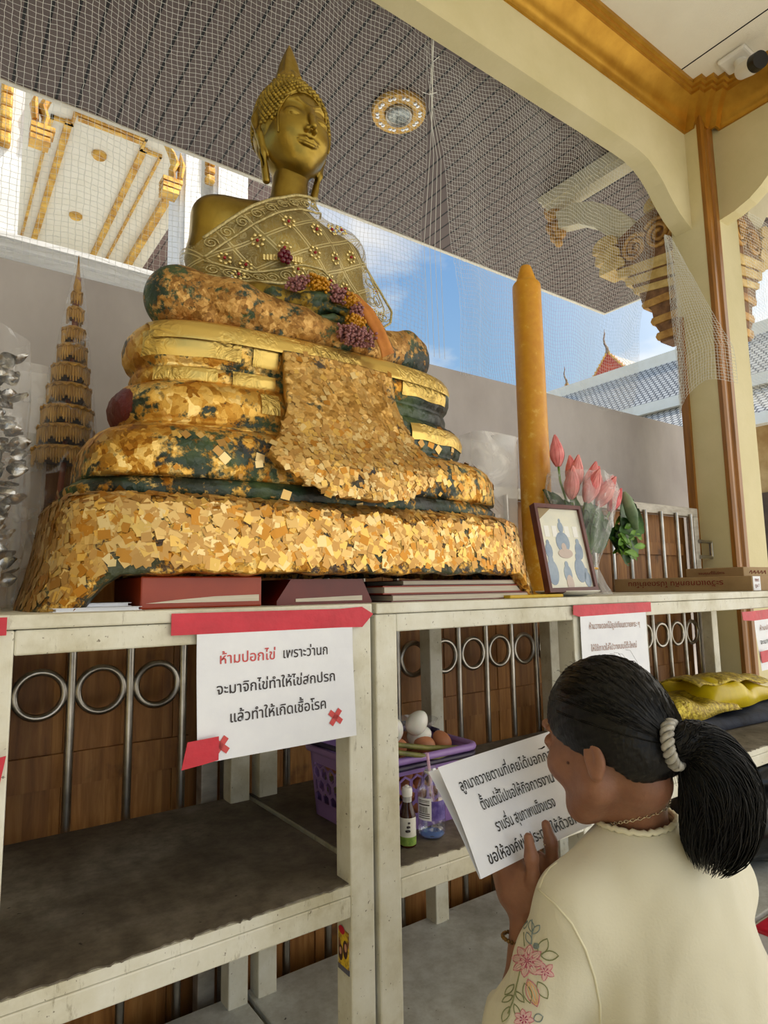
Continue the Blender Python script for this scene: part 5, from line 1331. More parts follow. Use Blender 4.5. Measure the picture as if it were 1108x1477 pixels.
# ================================================================== lotus bouquet in clear wrap
M_pink = noisemat('lotus_pink', srgb(226, 104, 110), srgb(248, 168, 162), 12, .5); M_leafg = noisemat('dark_green_leaf', srgb(30, 60, 26), srgb(70, 112, 46), 14, .5); M_leafpale = noisemat('pale_rolled_leaf', srgb(96, 122, 90), srgb(140, 160, 126), 14, .5)
M_lime = noisemat('lime_green_leaf', srgb(70, 120, 30), srgb(128, 170, 60), 18, .5)
M_wrap = glassy('cloudy_cellophane', (1, 1, 1, 1), .13, .12, .8, 1.0, 20)
BX, BY = 1.80, 1.345
t = thing('bouquet', 'pink lotus bouquet with green leaves in clear wrap beside the candle', 'flowers', (BX-.02, BY, TT))
rnd = random.Random(5)
def bud(c, s, tilt):
    """closed lotus bud of overlapping petals, its stem a sub-part"""
    m = MB(); T = Vector(tilt).normalized(); a0 = T.orthogonal().normalized(); b0 = T.cross(a0)
    for ring_, (nn, rr, L) in enumerate(((6, .50, 1.0), (6, .42, 1.12), (5, .26, 1.2))):
        for k in range(nn):
            a = 2*PI*k/nn+ring_*.5; o_ = a0*math.cos(a)+b0*math.sin(a); s_ = T.cross(o_)
            def f(u, v):
                q = (v-.5)*2; w_ = .36*s*math.sin(PI*min(.98, .12+.86*u))**.8
                r = rr*s*math.sin(PI*(.10+.82*u))
                return Vector(c)+T*(u*L*s*1.9)+o_*(r*(1-.25*q*q)+.0)+s_*(q*w_)
            m.grid(f, 7, 4)
    o = m.build('lotus_bud', M_pink, t, smooth=True, fix=False)
    c2 = Vector(c); MB().tube([c2, c2-T*.05, c2*.4+Vector((BX-.02, BY, TT+.12))*.6, (BX-.02, BY, TT+.06)], .004, 6).build('stem', M_lime, o, smooth=True)
for c, s, tl in [((1.672, 1.34, 1.545), .034, (-.1, 0, 1)), ((1.735, 1.33, 1.475), .036, (-.1, -.3, 1)), ((1.775, 1.31, 1.455), .036, (0, -.4, 1)), ((1.815, 1.33, 1.455), .034, (.2, -.3, 1)), ((1.69, 1.31, 1.435), .036, (-.35, -.4, 1)), ((1.74, 1.29, 1.425), .038, (-.1, -.6, .9)), ((1.80, 1.29, 1.415), .036, (.2, -.6, .9)), ((1.845, 1.31, 1.43), .034, (.4, -.3, 1)), ((1.90, 1.315, 1.405), .030, (.5, -.3, 1)), ((1.76, 1.35, 1.49), .034, (0, .1, 1)), ((1.86, 1.335, 1.45), .030, (.3, 0, 1))]: bud(c, s*1.38, tl)
def blade(m, c, d_, L, W, curl=.2):
    d_ = Vector(d_).normalized(); s_ = d_.cross(Vector((0, -1, .2))).normalized(); n_ = d_.cross(s_)
    def f(u, v):
        q = (v-.5)*2; w_ = W*(math.sin(PI*(.06+.92*u))**.75)*(1+.06*math.sin(u*26))
        return Vector(c)+d_*(u*L)+s_*(q*w_)+n_*(curl*L*u*u-.3*W*q*q)
    m.grid(f, 12, 6)
m = MB()
for c, d_, L, W in [((1.95, 1.315, 1.34), (.7, 0, .5), .17, .07), ((1.94, 1.325, 1.32), (.9, .1, .1), .17, .075), ((1.93, 1.32, 1.30), (.7, 0, -.5), .12, .045), ((1.98, 1.33, 1.40), (.6, 0, .3), .12, .06), ((1.90, 1.335, 1.33), (.5, 0, -.2), .12, .045)]: blade(m, c, d_, L, W)
m.build('dark_leaves', M_leafg, t, smooth=True, fix=False)
m = MB()
for k in range(40):
    a = rnd.uniform(-.9, 1.0); c = (1.93+rnd.uniform(0, .11), 1.31+rnd.uniform(-.02, .03), 1.31+rnd.uniform(-.05, .06)); blade(m, c, (math.cos(a), rnd.uniform(-.5, .2), math.sin(a)), rnd.uniform(.03, .06), rnd.uniform(.007, .013))
m.build('lime_leaves', M_lime, t, smooth=True, fix=False)['kind'] = 'stuff'
m = MB(); m.tube([(1.955, 1.29, 1.475), (1.965, 1.288, 1.45), (1.985, 1.286, 1.40), (2.005, 1.286, 1.345)], [.006, .020, .024, .010], 10, flat=.6); m.build('rolled_leaf', M_leafpale, t, smooth=True)
m = MB()
for k in range(26):
    a = rnd.uniform(0, 2*PI); c = (BX-.03+.07*math.cos(a), BY+.04*math.sin(a), TT+.13+rnd.uniform(0, .12)); blade(m, c, (.5*math.cos(a), .4*math.sin(a), 1), rnd.uniform(.08, .13), rnd.uniform(.02, .035))
m.build('wrapped_leaves', M_leafg, t, smooth=True, fix=False)['kind'] = 'stuff'
m = MB()
for k in range(9): m.tube([(BX-.02+.012*math.cos(k), BY+.012*math.sin(k), TT+.005), (BX-.03+.03*math.cos(k*2), BY+.02*math.sin(k*2), TT+.22)], .004, 6)
m.build('stems', M_lime, t, smooth=True)['kind'] = 'stuff'
def wrapf(u, v):
    a = u*2*PI; z = TT+.40*v
    r = np.interp(v, [0, .08, .22, .38, .6, .85, 1], [.075, .055, .036, .060, .100, .128, .105])
    r *= 1+.09*math.sin(a*7+v*6)+.05*math.sin(a*13-v*9)
    return (BX-.02-.02*v+r*1.12*math.cos(a), BY-.015+r*.85*math.sin(a), z)
MB().grid(wrapf, 90, 34).build('clear_wrap', M_wrap, t, smooth=True, fix=False)
MB().tube([(BX-.02+.04*math.cos(a), BY-.012+.032*math.sin(a), TT+.085) for a in np.linspace(0, 2*PI, 24)[:-1]], .004, 6, closed=True).build('tie', mat('yellow_tie', srgb(214, 160, 50), .6), t)

# ================================================================== cardboard boxes
M_card = noisemat('brown_cardboard', srgb(158, 130, 92), srgb(178, 150, 110), 6, .8); M_print = mat('maroon_print', srgb(128, 40, 34), .7)
t = thing('cardboard_box', 'long flat cardboard box with upside down red print on its side', 'box', (2.54, 1.38, TT))
MB().bbox((2.41, 1.10, TT), (2.68, 1.665, TT+.055), .003).build('carton', M_card, t)
m = MB(); text_mb(m, 'ระวังแตกยกหัน โปรดอย่าโยน', lambda a, b: (2.4085, 1.40+a, TT+.030-b), 0, -.010, .028, 'C', .40); m.build('printed_text', M_print, t, fix=False)
MB().box((2.415, 1.098, TT+.002), (2.47, 1.1005, TT+.053)).build('white_label', M_paper, t)
m = MB()
for k in range(2):
    text_mb(m, ('ก๒ด', 'ฎ๑๕')[k], lambda a, b: (2.443+a, 1.0972, TT+.03+b), 0, .004-.02*k, .018, 'C', .034)
m.build('label_marks', M_print, t, fix=False)
t = thing('cardboard_box', 'smaller cardboard box lying on top of the long printed box', 'box', (2.72, 1.36, TT+.056))
MB().bbox((2.655, 1.24, TT+.056), (2.95, 1.48, TT+.094), .003).build('carton', M_card, t)
m = MB(); text_mb(m, 'ขอบคุณที่ใช้บริการ', lambda a, b: (2.6535, 1.37-a, TT+.072+b), 0, -.004, .014, 'C', .11); m.build('printed_text', M_print, t, fix=False)
m = MB()
for k in range(5): m.tube([(2.70+k*.03, 1.2385, TT+.07), (2.715+k*.03, 1.238, TT+.08), (2.72+k*.03, 1.2385, TT+.066)], .0014, 4)
m.build('pen_marks', M_print, t)

# ================================================================== egg basket on the middle shelf
M_purple = noisemat('purple_plastic', srgb(136, 104, 168), srgb(152, 120, 184), 5, .4); M_purpled = mat('dark_purple_plastic', srgb(40, 30, 58), .4)
BZ = MS+.001
bx0, bx1, by0, by1, bh = .798, 1.078, 1.185, 1.415, .160
t = thing('egg_basket', 'purple plastic basket with honeycomb sides full of eggs', 'basket', ((bx0+bx1)/2, (by0+by1)/2, BZ))
def honey(org, ax, L, H, taper=.0):
    m = MB(); R = .0195; r = .0148; w_ = R*math.sqrt(3); k = 0; ax = Vector(ax); org = Vector(org); nn = Vector((ax.y, -ax.x, 0))
    P = lambda u, v, d: org+ax*u+Vector((0, 0, v))+nn*(d+.018*v/H)
    z = .030+R*.8; row = 0
    while z+R < H-.012:
        u = w_*(.6+.5*(row % 2))
        while u+w_*.5 < L:
            hx = lambda rad: [(u+rad*math.cos(PI/6+i*PI/3), z+rad*math.sin(PI/6+i*PI/3)) for i in range(6)]
            A, B = hx(R*1.02), hx(r)
            for d in (0,):
                V = [P(a, b, 0) for a, b in A]+[P(a, b, 0) for a, b in B]+[P(a, b, -.003) for a, b in A]+[P(a, b, -.003) for a, b in B]
                F = []
                for i in range(6):
                    j = (i+1) % 6; F += [(i, j, j+6, i+6), (i+12, i+18, j+18, j+12), (i+6, j+6, j+18, i+18)]
                m.add(V, F)
            u += w_
        z += R*1.5; row += 1
    for a, b in ((0, .036), (H-.034, H)):
        V = [P(q, v, d) for q in (0, L) for v in (a, b) for d in (0, -.003)]
        m.add(V, [(0, 4, 6, 2), (1, 3, 7, 5), (2, 6, 7, 3), (0, 1, 5, 4)])
    for a, b in ((0, w_*.25), (L-w_*.7, L)):
        V = [P(q, v, d) for q in (a, b) for v in (0, H) for d in (0, -.003)]
        m.add(V, [(0, 4, 6, 2), (1, 3, 7, 5)])
    return m
for org, ax, L in (((bx0, by0, BZ), (1, 0, 0), bx1-bx0), ((bx1, by0, BZ), (0, 1, 0), by1-by0), ((bx1, by1, BZ), (-1, 0, 0), bx1-bx0), ((bx0, by1, BZ), (0, -1, 0), by1-by0)): honey(org, ax, L, bh).build('honeycomb_side', M_purple, t, fix=False)
MB().box((bx0+.002, by0+.002, BZ), (bx1-.002, by1-.002, BZ+.004)).build('floor_panel', M_purple, t)
e = .022; rim = []
for (cx, cy, a0) in ((bx1+e-.03, by1+e-.03, 0), (bx0-e+.03, by1+e-.03, 90), (bx0-e+.03, by0-e+.03, 180), (bx1+e-.03, by0-e+.03, 270)):
    for k in range(6): a = math.radians(a0+18*k); rim.append((cx+.03*math.cos(a), cy+.03*math.sin(a), BZ+bh))
MB().tube(rim, .0085, 8, closed=True).build('rim', M_purple, t, smooth=True)
hd = [(x, y+(.012 if y < 1.3 else -.01), z+.014) for x, y, z in rim if y > 1.29]; MB().tube([(bx1+.012, 1.30, BZ+bh+.013)]+hd[:0]+sorted(hd, key=lambda p: -p[0])+[(bx0-.012, 1.30, BZ+bh+.013)], .0065, 8).build('handle', M_purpled, t, smooth=True)
hd = [(x, y, BZ+bh-.016) for x, y, z in rim if y < 1.29]; MB().tube(sorted(hd, key=lambda p: p[0]), .0065, 8).build('handle', M_purpled, t, smooth=True)
M_egg = noisemat('brown_egg_shell', srgb(172, 108, 72), srgb(196, 132, 94), 12, .5); M_eggl = noisemat('light_egg_shell', srgb(204, 150, 112), srgb(220, 172, 136), 12, .5); M_eggw = noisemat('peeled_egg_white', srgb(232, 228, 216), srgb(240, 237, 228), 9, .25, Subsurface_Weight=.15)
def egg_mesh(s=1):
    prof = []
    for i in range(17):
        a = PI*i/16; r = .0215*math.sin(a)*(1+.12*math.cos(a)); prof.append((max(r, .0003)*s, (-.0275*math.cos(a))*s))
    return prof
egg0 = MB().lathe(egg_mesh(), (0, 0, .0275), 22).build('egg', M_egg, smooth=True)
egg0.data.transform(Matrix.Translation((0, 0, -.0275)))
eg = []
rnd = random.Random(21)
for lay in range(3):
    for i in range(6):
        for j in range(4):
            eg.append((bx0+.034+i*.042+(lay % 2)*.012, by0+.036+j*.0535+(lay % 2)*.010, BZ+.006+lay*.043))
top = [(1.00, 1.245, BZ+.136), (1.06, 1.25, BZ+.135), (.93, 1.26, BZ+.136), (.985, 1.30, BZ+.137), (1.045, 1.305, BZ+.136)]
first = True
def egg_at(p, label, mt=None):
    global first
    if first: o = egg0; first = False
    else:
        o = egg0.copy(); COL.objects.link(o)
    if mt is not None:
        o.data = o.data.copy(); o.data.materials[0] = mt
    o.location = Vector(p)+Vector((0, 0, .0265)); o.rotation_euler = (rnd.uniform(-1.2, 1.2), rnd.uniform(-1.2, 1.2), rnd.uniform(0, 6)); 
    o['label'] = label; o['category'] = 'egg'; o['group'] = 'eggs in the purple basket'; return o
light_mesh = None
for k, p in enumerate(eg):
    vis = p[1] < by0+.06 or p[2] > BZ+.08 or p[0] > bx1-.06
    if not vis: continue
    egg_at((p[0]+rnd.uniform(-.003, .003), p[1], p[2]), 'brown egg packed inside the purple honeycomb basket')
for k, (p, l) in enumerate(zip(top, ('brown egg on top of the pile, in front of the peeled eggs', 'brown egg on the pile nearest the basket right corner', 'brown egg on the pile beside the left post', 'brown egg right behind the front brown egg on the pile', 'brown egg at the back right of the pile'))): egg_at(p, l)
for p, l, rz in (((.970, 1.262, BZ+.190), 'peeled white egg standing highest in the basket', (.5, .4, 0)), ((.918, 1.272, BZ+.178), 'peeled white egg half hidden by the post', (.2, -.5, 1)), ((.985, 1.290, BZ+.168), 'white egg under the highest peeled egg', (1.2, .2, .5))):
    o = MB().lathe(egg_mesh(1.16), (0, 0, .03), 24).build('peeled_egg', M_eggw, smooth=True); o.location = p; o.rotation_euler = rz; tag(o, l, 'egg')
o = MB().lathe([(.020, 0), (.034, .003), (.055, .028), (.060, .034), (.058, .034), (.033, .005), (.001, .004)], (1.06, 1.355, BZ+.165), 36).build('plastic_bowl', M_film, smooth=True); tag(o, 'small clear plastic bowl at the back of the egg basket', 'bowl')
M_stalk = noisemat('green_brown_stalk', srgb(84, 84, 34), srgb(128, 124, 58), 30, .5)
for k, (a, b_, l) in enumerate((((.83, 1.155, BZ+.205), (1.075, 1.205, BZ+.150), 'upper green flower stalk lying across the egg basket'), ((.83, 1.15, BZ+.190), (1.055, 1.175, BZ+.136), 'lower green flower stalk lying across the egg basket'))):
    a = Vector(a); b_ = Vector(b_); o = MB().tube([a+(a-b_)*.25, a, a.lerp(b_, .5)+Vector((0, 0, -.004)), b_], [.005, .0055, .006, .0065], 10).build('flower_stalk', M_stalk, smooth=True); tag(o, l, 'stalk')

# ================================================================== bottles
M_pet = bpy.data.materials.new('clear_pet'); M_pet.use_nodes = True
_nt = M_pet.node_tree; _nt.nodes.clear(); _o = nd(_nt, 'OutputMaterial'); _t = nd(_nt, 'BsdfTransparent', {0: (.90, .93, 1, 1)}); _g = nd(_nt, 'BsdfGlossy', {0: (1, 1, 1, 1), 1: .06})
_f = nd(_nt, 'LayerWeight', {0: .3}); _m = nd(_nt, 'MixShader', {0: math_(_nt, 'MINIMUM', math_(_nt, 'ADD', math_(_nt, 'MULTIPLY', _f.outputs['Facing'], .55), .15), .8), 1: _t.outputs[0], 2: _g.outputs[0]}); _nt.links.new(_m.outputs[0], _o.inputs[0])
c = (.928, 1.135, MS)
t = thing('water_bottle', 'open clear water bottle with a pink straw in front of the basket', 'bottle', c)
prof = [(.012, .001), (.022, .002), (.0285, .007), (.030, .014), (.0305, .024), (.0295, .028), (.0305, .032), (.0305, .086), (.0295, .090), (.0305, .094), (.0300, .104), (.026, .118), (.019, .131), (.0135, .139), (.0125, .146)]
MB().lathe(prof, c, 36, closed_ends=False).build('bottle_body', M_pet, t, smooth=True, fix=False)
MB().lathe([(.001, .003), (.024, .004), (.0265, .009), (.015, .014), (.004, .008), (.001, .007)], c, 24).build('blue_base', glassy('blue_tint', (.15, .35, .8, 1), .45), t, smooth=True)
MB().lathe([(.0135, .133), (.0150, .134), (.0150, .138), (.0135, .139)], c, 24).build('neck_ring', M_clear_white, t, smooth='auto')
MB().tube([(c[0]+.006, c[1], c[2]+.065), (c[0]-.005, c[1]-.002, c[2]+.140), (c[0]-.011, c[1]-.003, c[2]+.178)], .0035, 10, caps=False).build('straw', glassy('pink_straw', (.86, .55, .72, 1), .6), t, smooth=True)
def arc(a0, a1, r, z0, z1, n=20): return MB().grid(lambda u, v: (c[0]+r*math.cos(a0+(a1-a0)*u), c[1]+r*math.sin(a0+(a1-a0)*u), c[2]+z0+(z1-z0)*v), n, 2)
va = math.atan2(-c[1], -c[0])
arc(va-1.15, va-.02, .0312, .042, .088).build('white_label', M_paper, t, smooth=True)
arc(va+.0, va+1.2, .0311, .042, .082).build('purple_label', noisemat('violet_label', srgb(70, 54, 130), srgb(120, 104, 176), 60, .4), t, smooth=True)
m = MB()
for z0, h_ in ((.082, .0014), (.079, .001), (.073, .0026), (.055, .0018), (.051, .0018), (.0465, .0016)): m.add(*(lambda q: (q.V, q.F))(arc(va-1.05, va-.14, .0314, z0, z0+h_)))
for k in range(9): m.add(*(lambda q: (q.V, q.F))(arc(va-.95+k*.075, va-.95+k*.075+(.03 if k % 2 else .045), .0314, .058, .070, 2)))
m.build('label_print', M_ink, t)
c2 = (.856, 1.128, MS)
t = thing('sauce_bottle', 'small dark sauce bottle with white cap beside the post', 'bottle', c2)
MB().lathe([(.015, 0), (.0172, .002), (.0172, .062), (.0158, .068), (.012, .082), (.0095, .09), (.009, .104)], c2, 32).build('glass', noisemat('dark_brown_glass', srgb(46, 20, 10), srgb(64, 30, 16), 8, .1), t, smooth='auto')
MB().lathe([(.0098, .100), (.011, .101), (.0115, .112), (.010, .118), (.004, .119), (.004, .122), (.001, .122)], c2, 24).build('cap', M_clear_white, t, smooth='auto')
MB().lathe([(.0096, .086), (.0100, .100)], c2, 24, closed_ends=False).build('neck_seal', glassy('neck_film', (1, 1, 1, 1), .4), t, smooth=True)
MB().lathe([(.0176, .020), (.0176, .060)], c2, 32, closed_ends=False).build('label', noisemat('pale_label', srgb(214, 212, 202), srgb(228, 226, 218), 30, .5), t, smooth=True)
MB().lathe([(.0177, .005), (.0177, .022)], c2, 32, closed_ends=False, wob=lambda a, i: .004*math.sin(a*5)*i).build('green_label_band', noisemat('green_label', srgb(84, 130, 44), srgb(160, 184, 84), 70, .5), t, smooth=True)
m = MB()
for k in range(3): m.box((c2[0]-.016+.002*k, c2[1]-.0125-.002*k, c2[2]+.034+.008*k), (c2[0]-.008, c2[1]-.0135-.006, c2[2]+.037+.008*k))
m.build('label_print', M_ink, t)

# ================================================================== yellow and navy cloths on the right shelf
M_yel = noisemat('yellow_satin', srgb(214, 184, 10), srgb(238, 212, 30), 5, .32, bump=.15, bscale=14, stretch=(3, 1, 1)); M_broc = noisemat('gold_brocade', srgb(150, 122, 20), srgb(224, 200, 70), 60, .35, .35, lo=.4, hi=.6, bump=.6, bscale=110)
M_navy = noisemat('navy_cloth', srgb(24, 30, 46), srgb(44, 52, 72), 12, .75, bump=.3, bscale=40)
def pile(name, label, cat, x0, x1, y0, y1, z, H, mt, seed, ridge=5, top=None):
    rn = np.random.RandomState(seed); ph = rn.rand(8)*6
    def f(u, v):
        e = (1-abs(2*u-1)**5)*(1-abs(2*v-1)**5); h_ = np.interp(u, *top) if top else 1
        fold = .75+.14*math.sin(u*ridge*2+v*3+ph[0])+.10*math.sin(u*ridge*4.3-v*5+ph[1])+.07*math.sin(v*11+u*5+ph[2])
        return (x0+(x1-x0)*u+.012*math.sin(v*6+ph[3]), y0+(y1-y0)*v+.012*math.sin(u*9+ph[4])-.01*(1-e), z+.002+H*h_*fold*max(0, e)**.35)
    m = MB().grid(f, 60, 30)
    o = m.build(name, mt, smooth=True, fix=False); q = o.modifiers.new('solid', 'SOLIDIFY'); q.thickness = .004; q.offset = 1
    return tag(o, label, cat)
pile('folded_cloth', 'dark navy cloth folded flat beneath the yellow cloths', 'cloth', 1.98, 3.05, 1.24, 1.60, MS, .055, M_navy, 4, 4)
pile('brocade_cloth', 'yellow gold brocade bundle on the navy cloth, left', 'cloth', 2.02, 2.60, 1.28, 1.56, MS+.05, .085, M_broc, 6, 4, ([0, .3, .6, 1], [.7, 1, .95, .6]))
pile('satin_cloth', 'plain yellow satin bundle on the navy cloth, right', 'cloth', 2.46, 3.03, 1.30, 1.58, MS+.052, .115, M_yel, 8, 5, ([0, .25, .5, .8, 1], [1, 1.05, .95, .7, .45]))
def trim(u, v):
    x = 2.45+.20*u; return (x, 1.288+.09*v+.02*u, MS+.085+.095*(1-v)*.4+.06*v+.012*math.sin(u*8))
MB().grid(lambda u, v: (2.40+.55*u, 1.315+.16*v+.01*math.sin(u*12), MS+.150+.022*math.sin(PI*v)-.05*max(0, u-.5)*1.3+.006*math.sin(u*20)), 40, 8).build('trim_band', M_broc, smooth=True, solid=.004)
tag(bpy.data.objects['trim_band'], 'glittering brocade border lying over the yellow satin bundle', 'cloth')
# ================================================================== black bag on the lower shelf
M_bag = noisemat('black_bin_bag', srgb(14, 15, 17), srgb(30, 32, 36), 6, .28, bump=1.0, bscale=9, Specular_IOR_Level=.6)
def bagf(P):
    d = s_ell(P, (2.62, 1.30, LS+.17), (.36, .22, .19)); d = smin(d, s_ell(P, (2.75, 1.28, LS+.30), (.22, .17, .12)), .08)
    x, y, z = P[:, 0], P[:, 1], P[:, 2]
    n_ = .016*np.sin(x*26+z*19+3*np.sin(y*9))+.012*np.abs(np.sin(x*15-z*31+2*np.sin(x*8)))+.008*np.sin(z*47+y*33)
    return np.maximum(d+n_, LS+.002-z)
V, F = sdf_mesh(bagf, (2.15, 1.0, LS-.02), (3.1, 1.62, .60), .014); V = smooth_mesh(V, F, 1)
tag(mesh_of(V, F).build('rubbish_bag', M_bag, smooth=True, fix=False), 'bulging black plastic bag on the lower shelf at right', 'bag')

# ================================================================== packet on the floor at the right edge
t = thing('packet', 'white packet with a red top on the floor at the lower right edge', 'packet', (2.18, 1.0, 0))
MB().bbox((2.085, .965, 0), (2.32, 1.03, .118), .012).build('body', noisemat('printed_packet', srgb(206, 200, 206), srgb(226, 222, 226), 30, .4), t)
MB().bbox((2.082, .962, .110), (2.323, 1.033, .128), .006).build('red_top', M_red, t)
# ================================================================== the kneeling woman
M_skin = noisemat('brown_skin', srgb(122, 80, 57), srgb(146, 100, 75), 14, .5, bump=.12, bscale=120, Subsurface_Weight=.12, Subsurface_Scale=.01)
def blouse_mat():
    m, nt, b = newmat('cream_knit_blouse'); p = pos(nt)
    n = nd(nt, 'TexNoise', {'Vector': p, 'Scale': 260.0, 'Detail': 2.0}); n2 = nd(nt, 'TexNoise', {'Vector': p, 'Scale': 5.0, 'Detail': 3.0})
    nt.links.new(ramp(nt, n2.outputs[0], [(.3, srgb(214, 208, 184)), (.7, srgb(222, 217, 196))]), b.inputs['Base Color'])
    b.inputs['Roughness'].default_value = .85; b.inputs['Sheen Weight'].default_value = .25
    mpf = nd(nt, 'Mapping', {0: p, 'Scale': (7, 7, 2.2), 'Rotation': (.2, .5, .3)}); nf = nd(nt, 'TexNoise', {'Vector': mpf.outputs[0], 'Scale': 1.0, 'Detail': 2.0, 'Distortion': .8})
    b0 = nd(nt, 'Bump', {'Strength': .55, 'Distance': .05, 'Height': nf.outputs[0]})
    bp = nd(nt, 'Bump', {'Strength': .25, 'Distance': .002, 'Height': n.outputs[0], 'Normal': b0.outputs[0]}); nt.links.new(bp.outputs[0], b.inputs['Normal']); return m
M_blouse = blouse_mat()
def hair_mat():
    m, nt, b = newmat('black_hair'); p = pos(nt)
    mp = nd(nt, 'Mapping', {0: p, 'Scale': (1, 1, .35), 'Rotation': (.4, .3, 0)})
    n = nd(nt, 'TexNoise', {'Vector': mp.outputs[0], 'Scale': 190.0, 'Detail': 3.0, 'Distortion': .4})
    nt.links.new(ramp(nt, n.outputs[0], [(.35, srgb(5, 4, 4)), (.75, srgb(17, 15, 14))]), b.inputs['Base Color'])
    b.inputs['Roughness'].default_value = .42; b.inputs['Specular IOR Level'].default_value = .28
    bp = nd(nt, 'Bump', {'Strength': .35, 'Distance': .003, 'Height': n.outputs[0]}); nt.links.new(bp.outputs[0], b.inputs['Normal']); return m
M_hair = hair_mat()
M_trou = noisemat('dark_trousers', srgb(30, 30, 36), srgb(44, 44, 52), 12, .8)
woman = thing('person', 'woman kneeling in cream blouse with black ponytail, palms together holding a printed sheet', 'person', (.90, .52, 0))
HC = np.array((.838, .606, .920)); hyaw, hpit, hrol = math.radians(3), math.radians(-14), math.radians(3)
RH = np.array((Matrix.Rotation(hyaw, 3, 'Z') @ Matrix.Rotation(hpit, 3, 'X') @ Matrix.Rotation(hrol, 3, 'Y')))   # local -> world
def hl(P): return (P-HC.astype(np.float32)) @ RH.astype(np.float32)
def hw(p): return tuple(HC+RH @ np.array(p))
SHL, SHR = (.762, .617, .708), (1.042, .572, .688)
ELL, WRL = (.716, .690, .500), (.747, .697, .660)
ELR, WRR = (1.03, .735, .490), (.785, .706, .665)
HU = Vector((-.06, .34, .94)).normalized()
def hand_geo(P, side):
    """palm facing the other one; fingers up behind the sheet, thumb in front of it. side -1 = her left"""
    W = Vector(WRL if side < 0 else WRR); W = Vector((.766+side*.012, W.y, W.z+.008))
    U = HU; B = Vector((0, -1, .30)).normalized(); B = (B-U*B.dot(U)).normalized(); S = U.cross(B)   # U up, B towards her, S sideways
    q = lambda u, b, s: tuple(W+U*u+B*b+Vector((side, 0, 0))*s)
    d = s_chain(P, [q(.0, 0, .010), q(.035, -.002, .010), q(.075, -.006, .008)], [.019, .024, .021], .02)
    d = smin(d, s_cap(P, q(.03, -.026, .008), q(.080, -.030, .007), 0.012, .011), .02)
    d = smin(d, s_cap(P, q(.02, .020, .012), q(.055, .022, .012), .016, .013), .02)
    for k, (b0, L) in enumerate(((.014, .068), (-.004, .078), (-.022, .072), (-.038, .056))):
        d = smin(d, s_chain(P, [q(.074, b0, .0075), q(.074+L*.48, b0-.006, .0078), q(.074+L*.8, b0-.010, .0068), q(.074+L, b0-.014, .006)], [.0098, .0088, .0078, .0062], .006), .005)
    dx = .006 if side < 0 else .010
    d = smin(d, s_chain(P, [q(.018, .024, .012), q(.050, .044, .012+dx*.3), q(.080, .054, .011+dx*.5), q(.106, .058, .008+dx*.6)], [.0125, .0098, .0092, .0070], .008), .010)
    return d
NB = (.879, .590, .772)
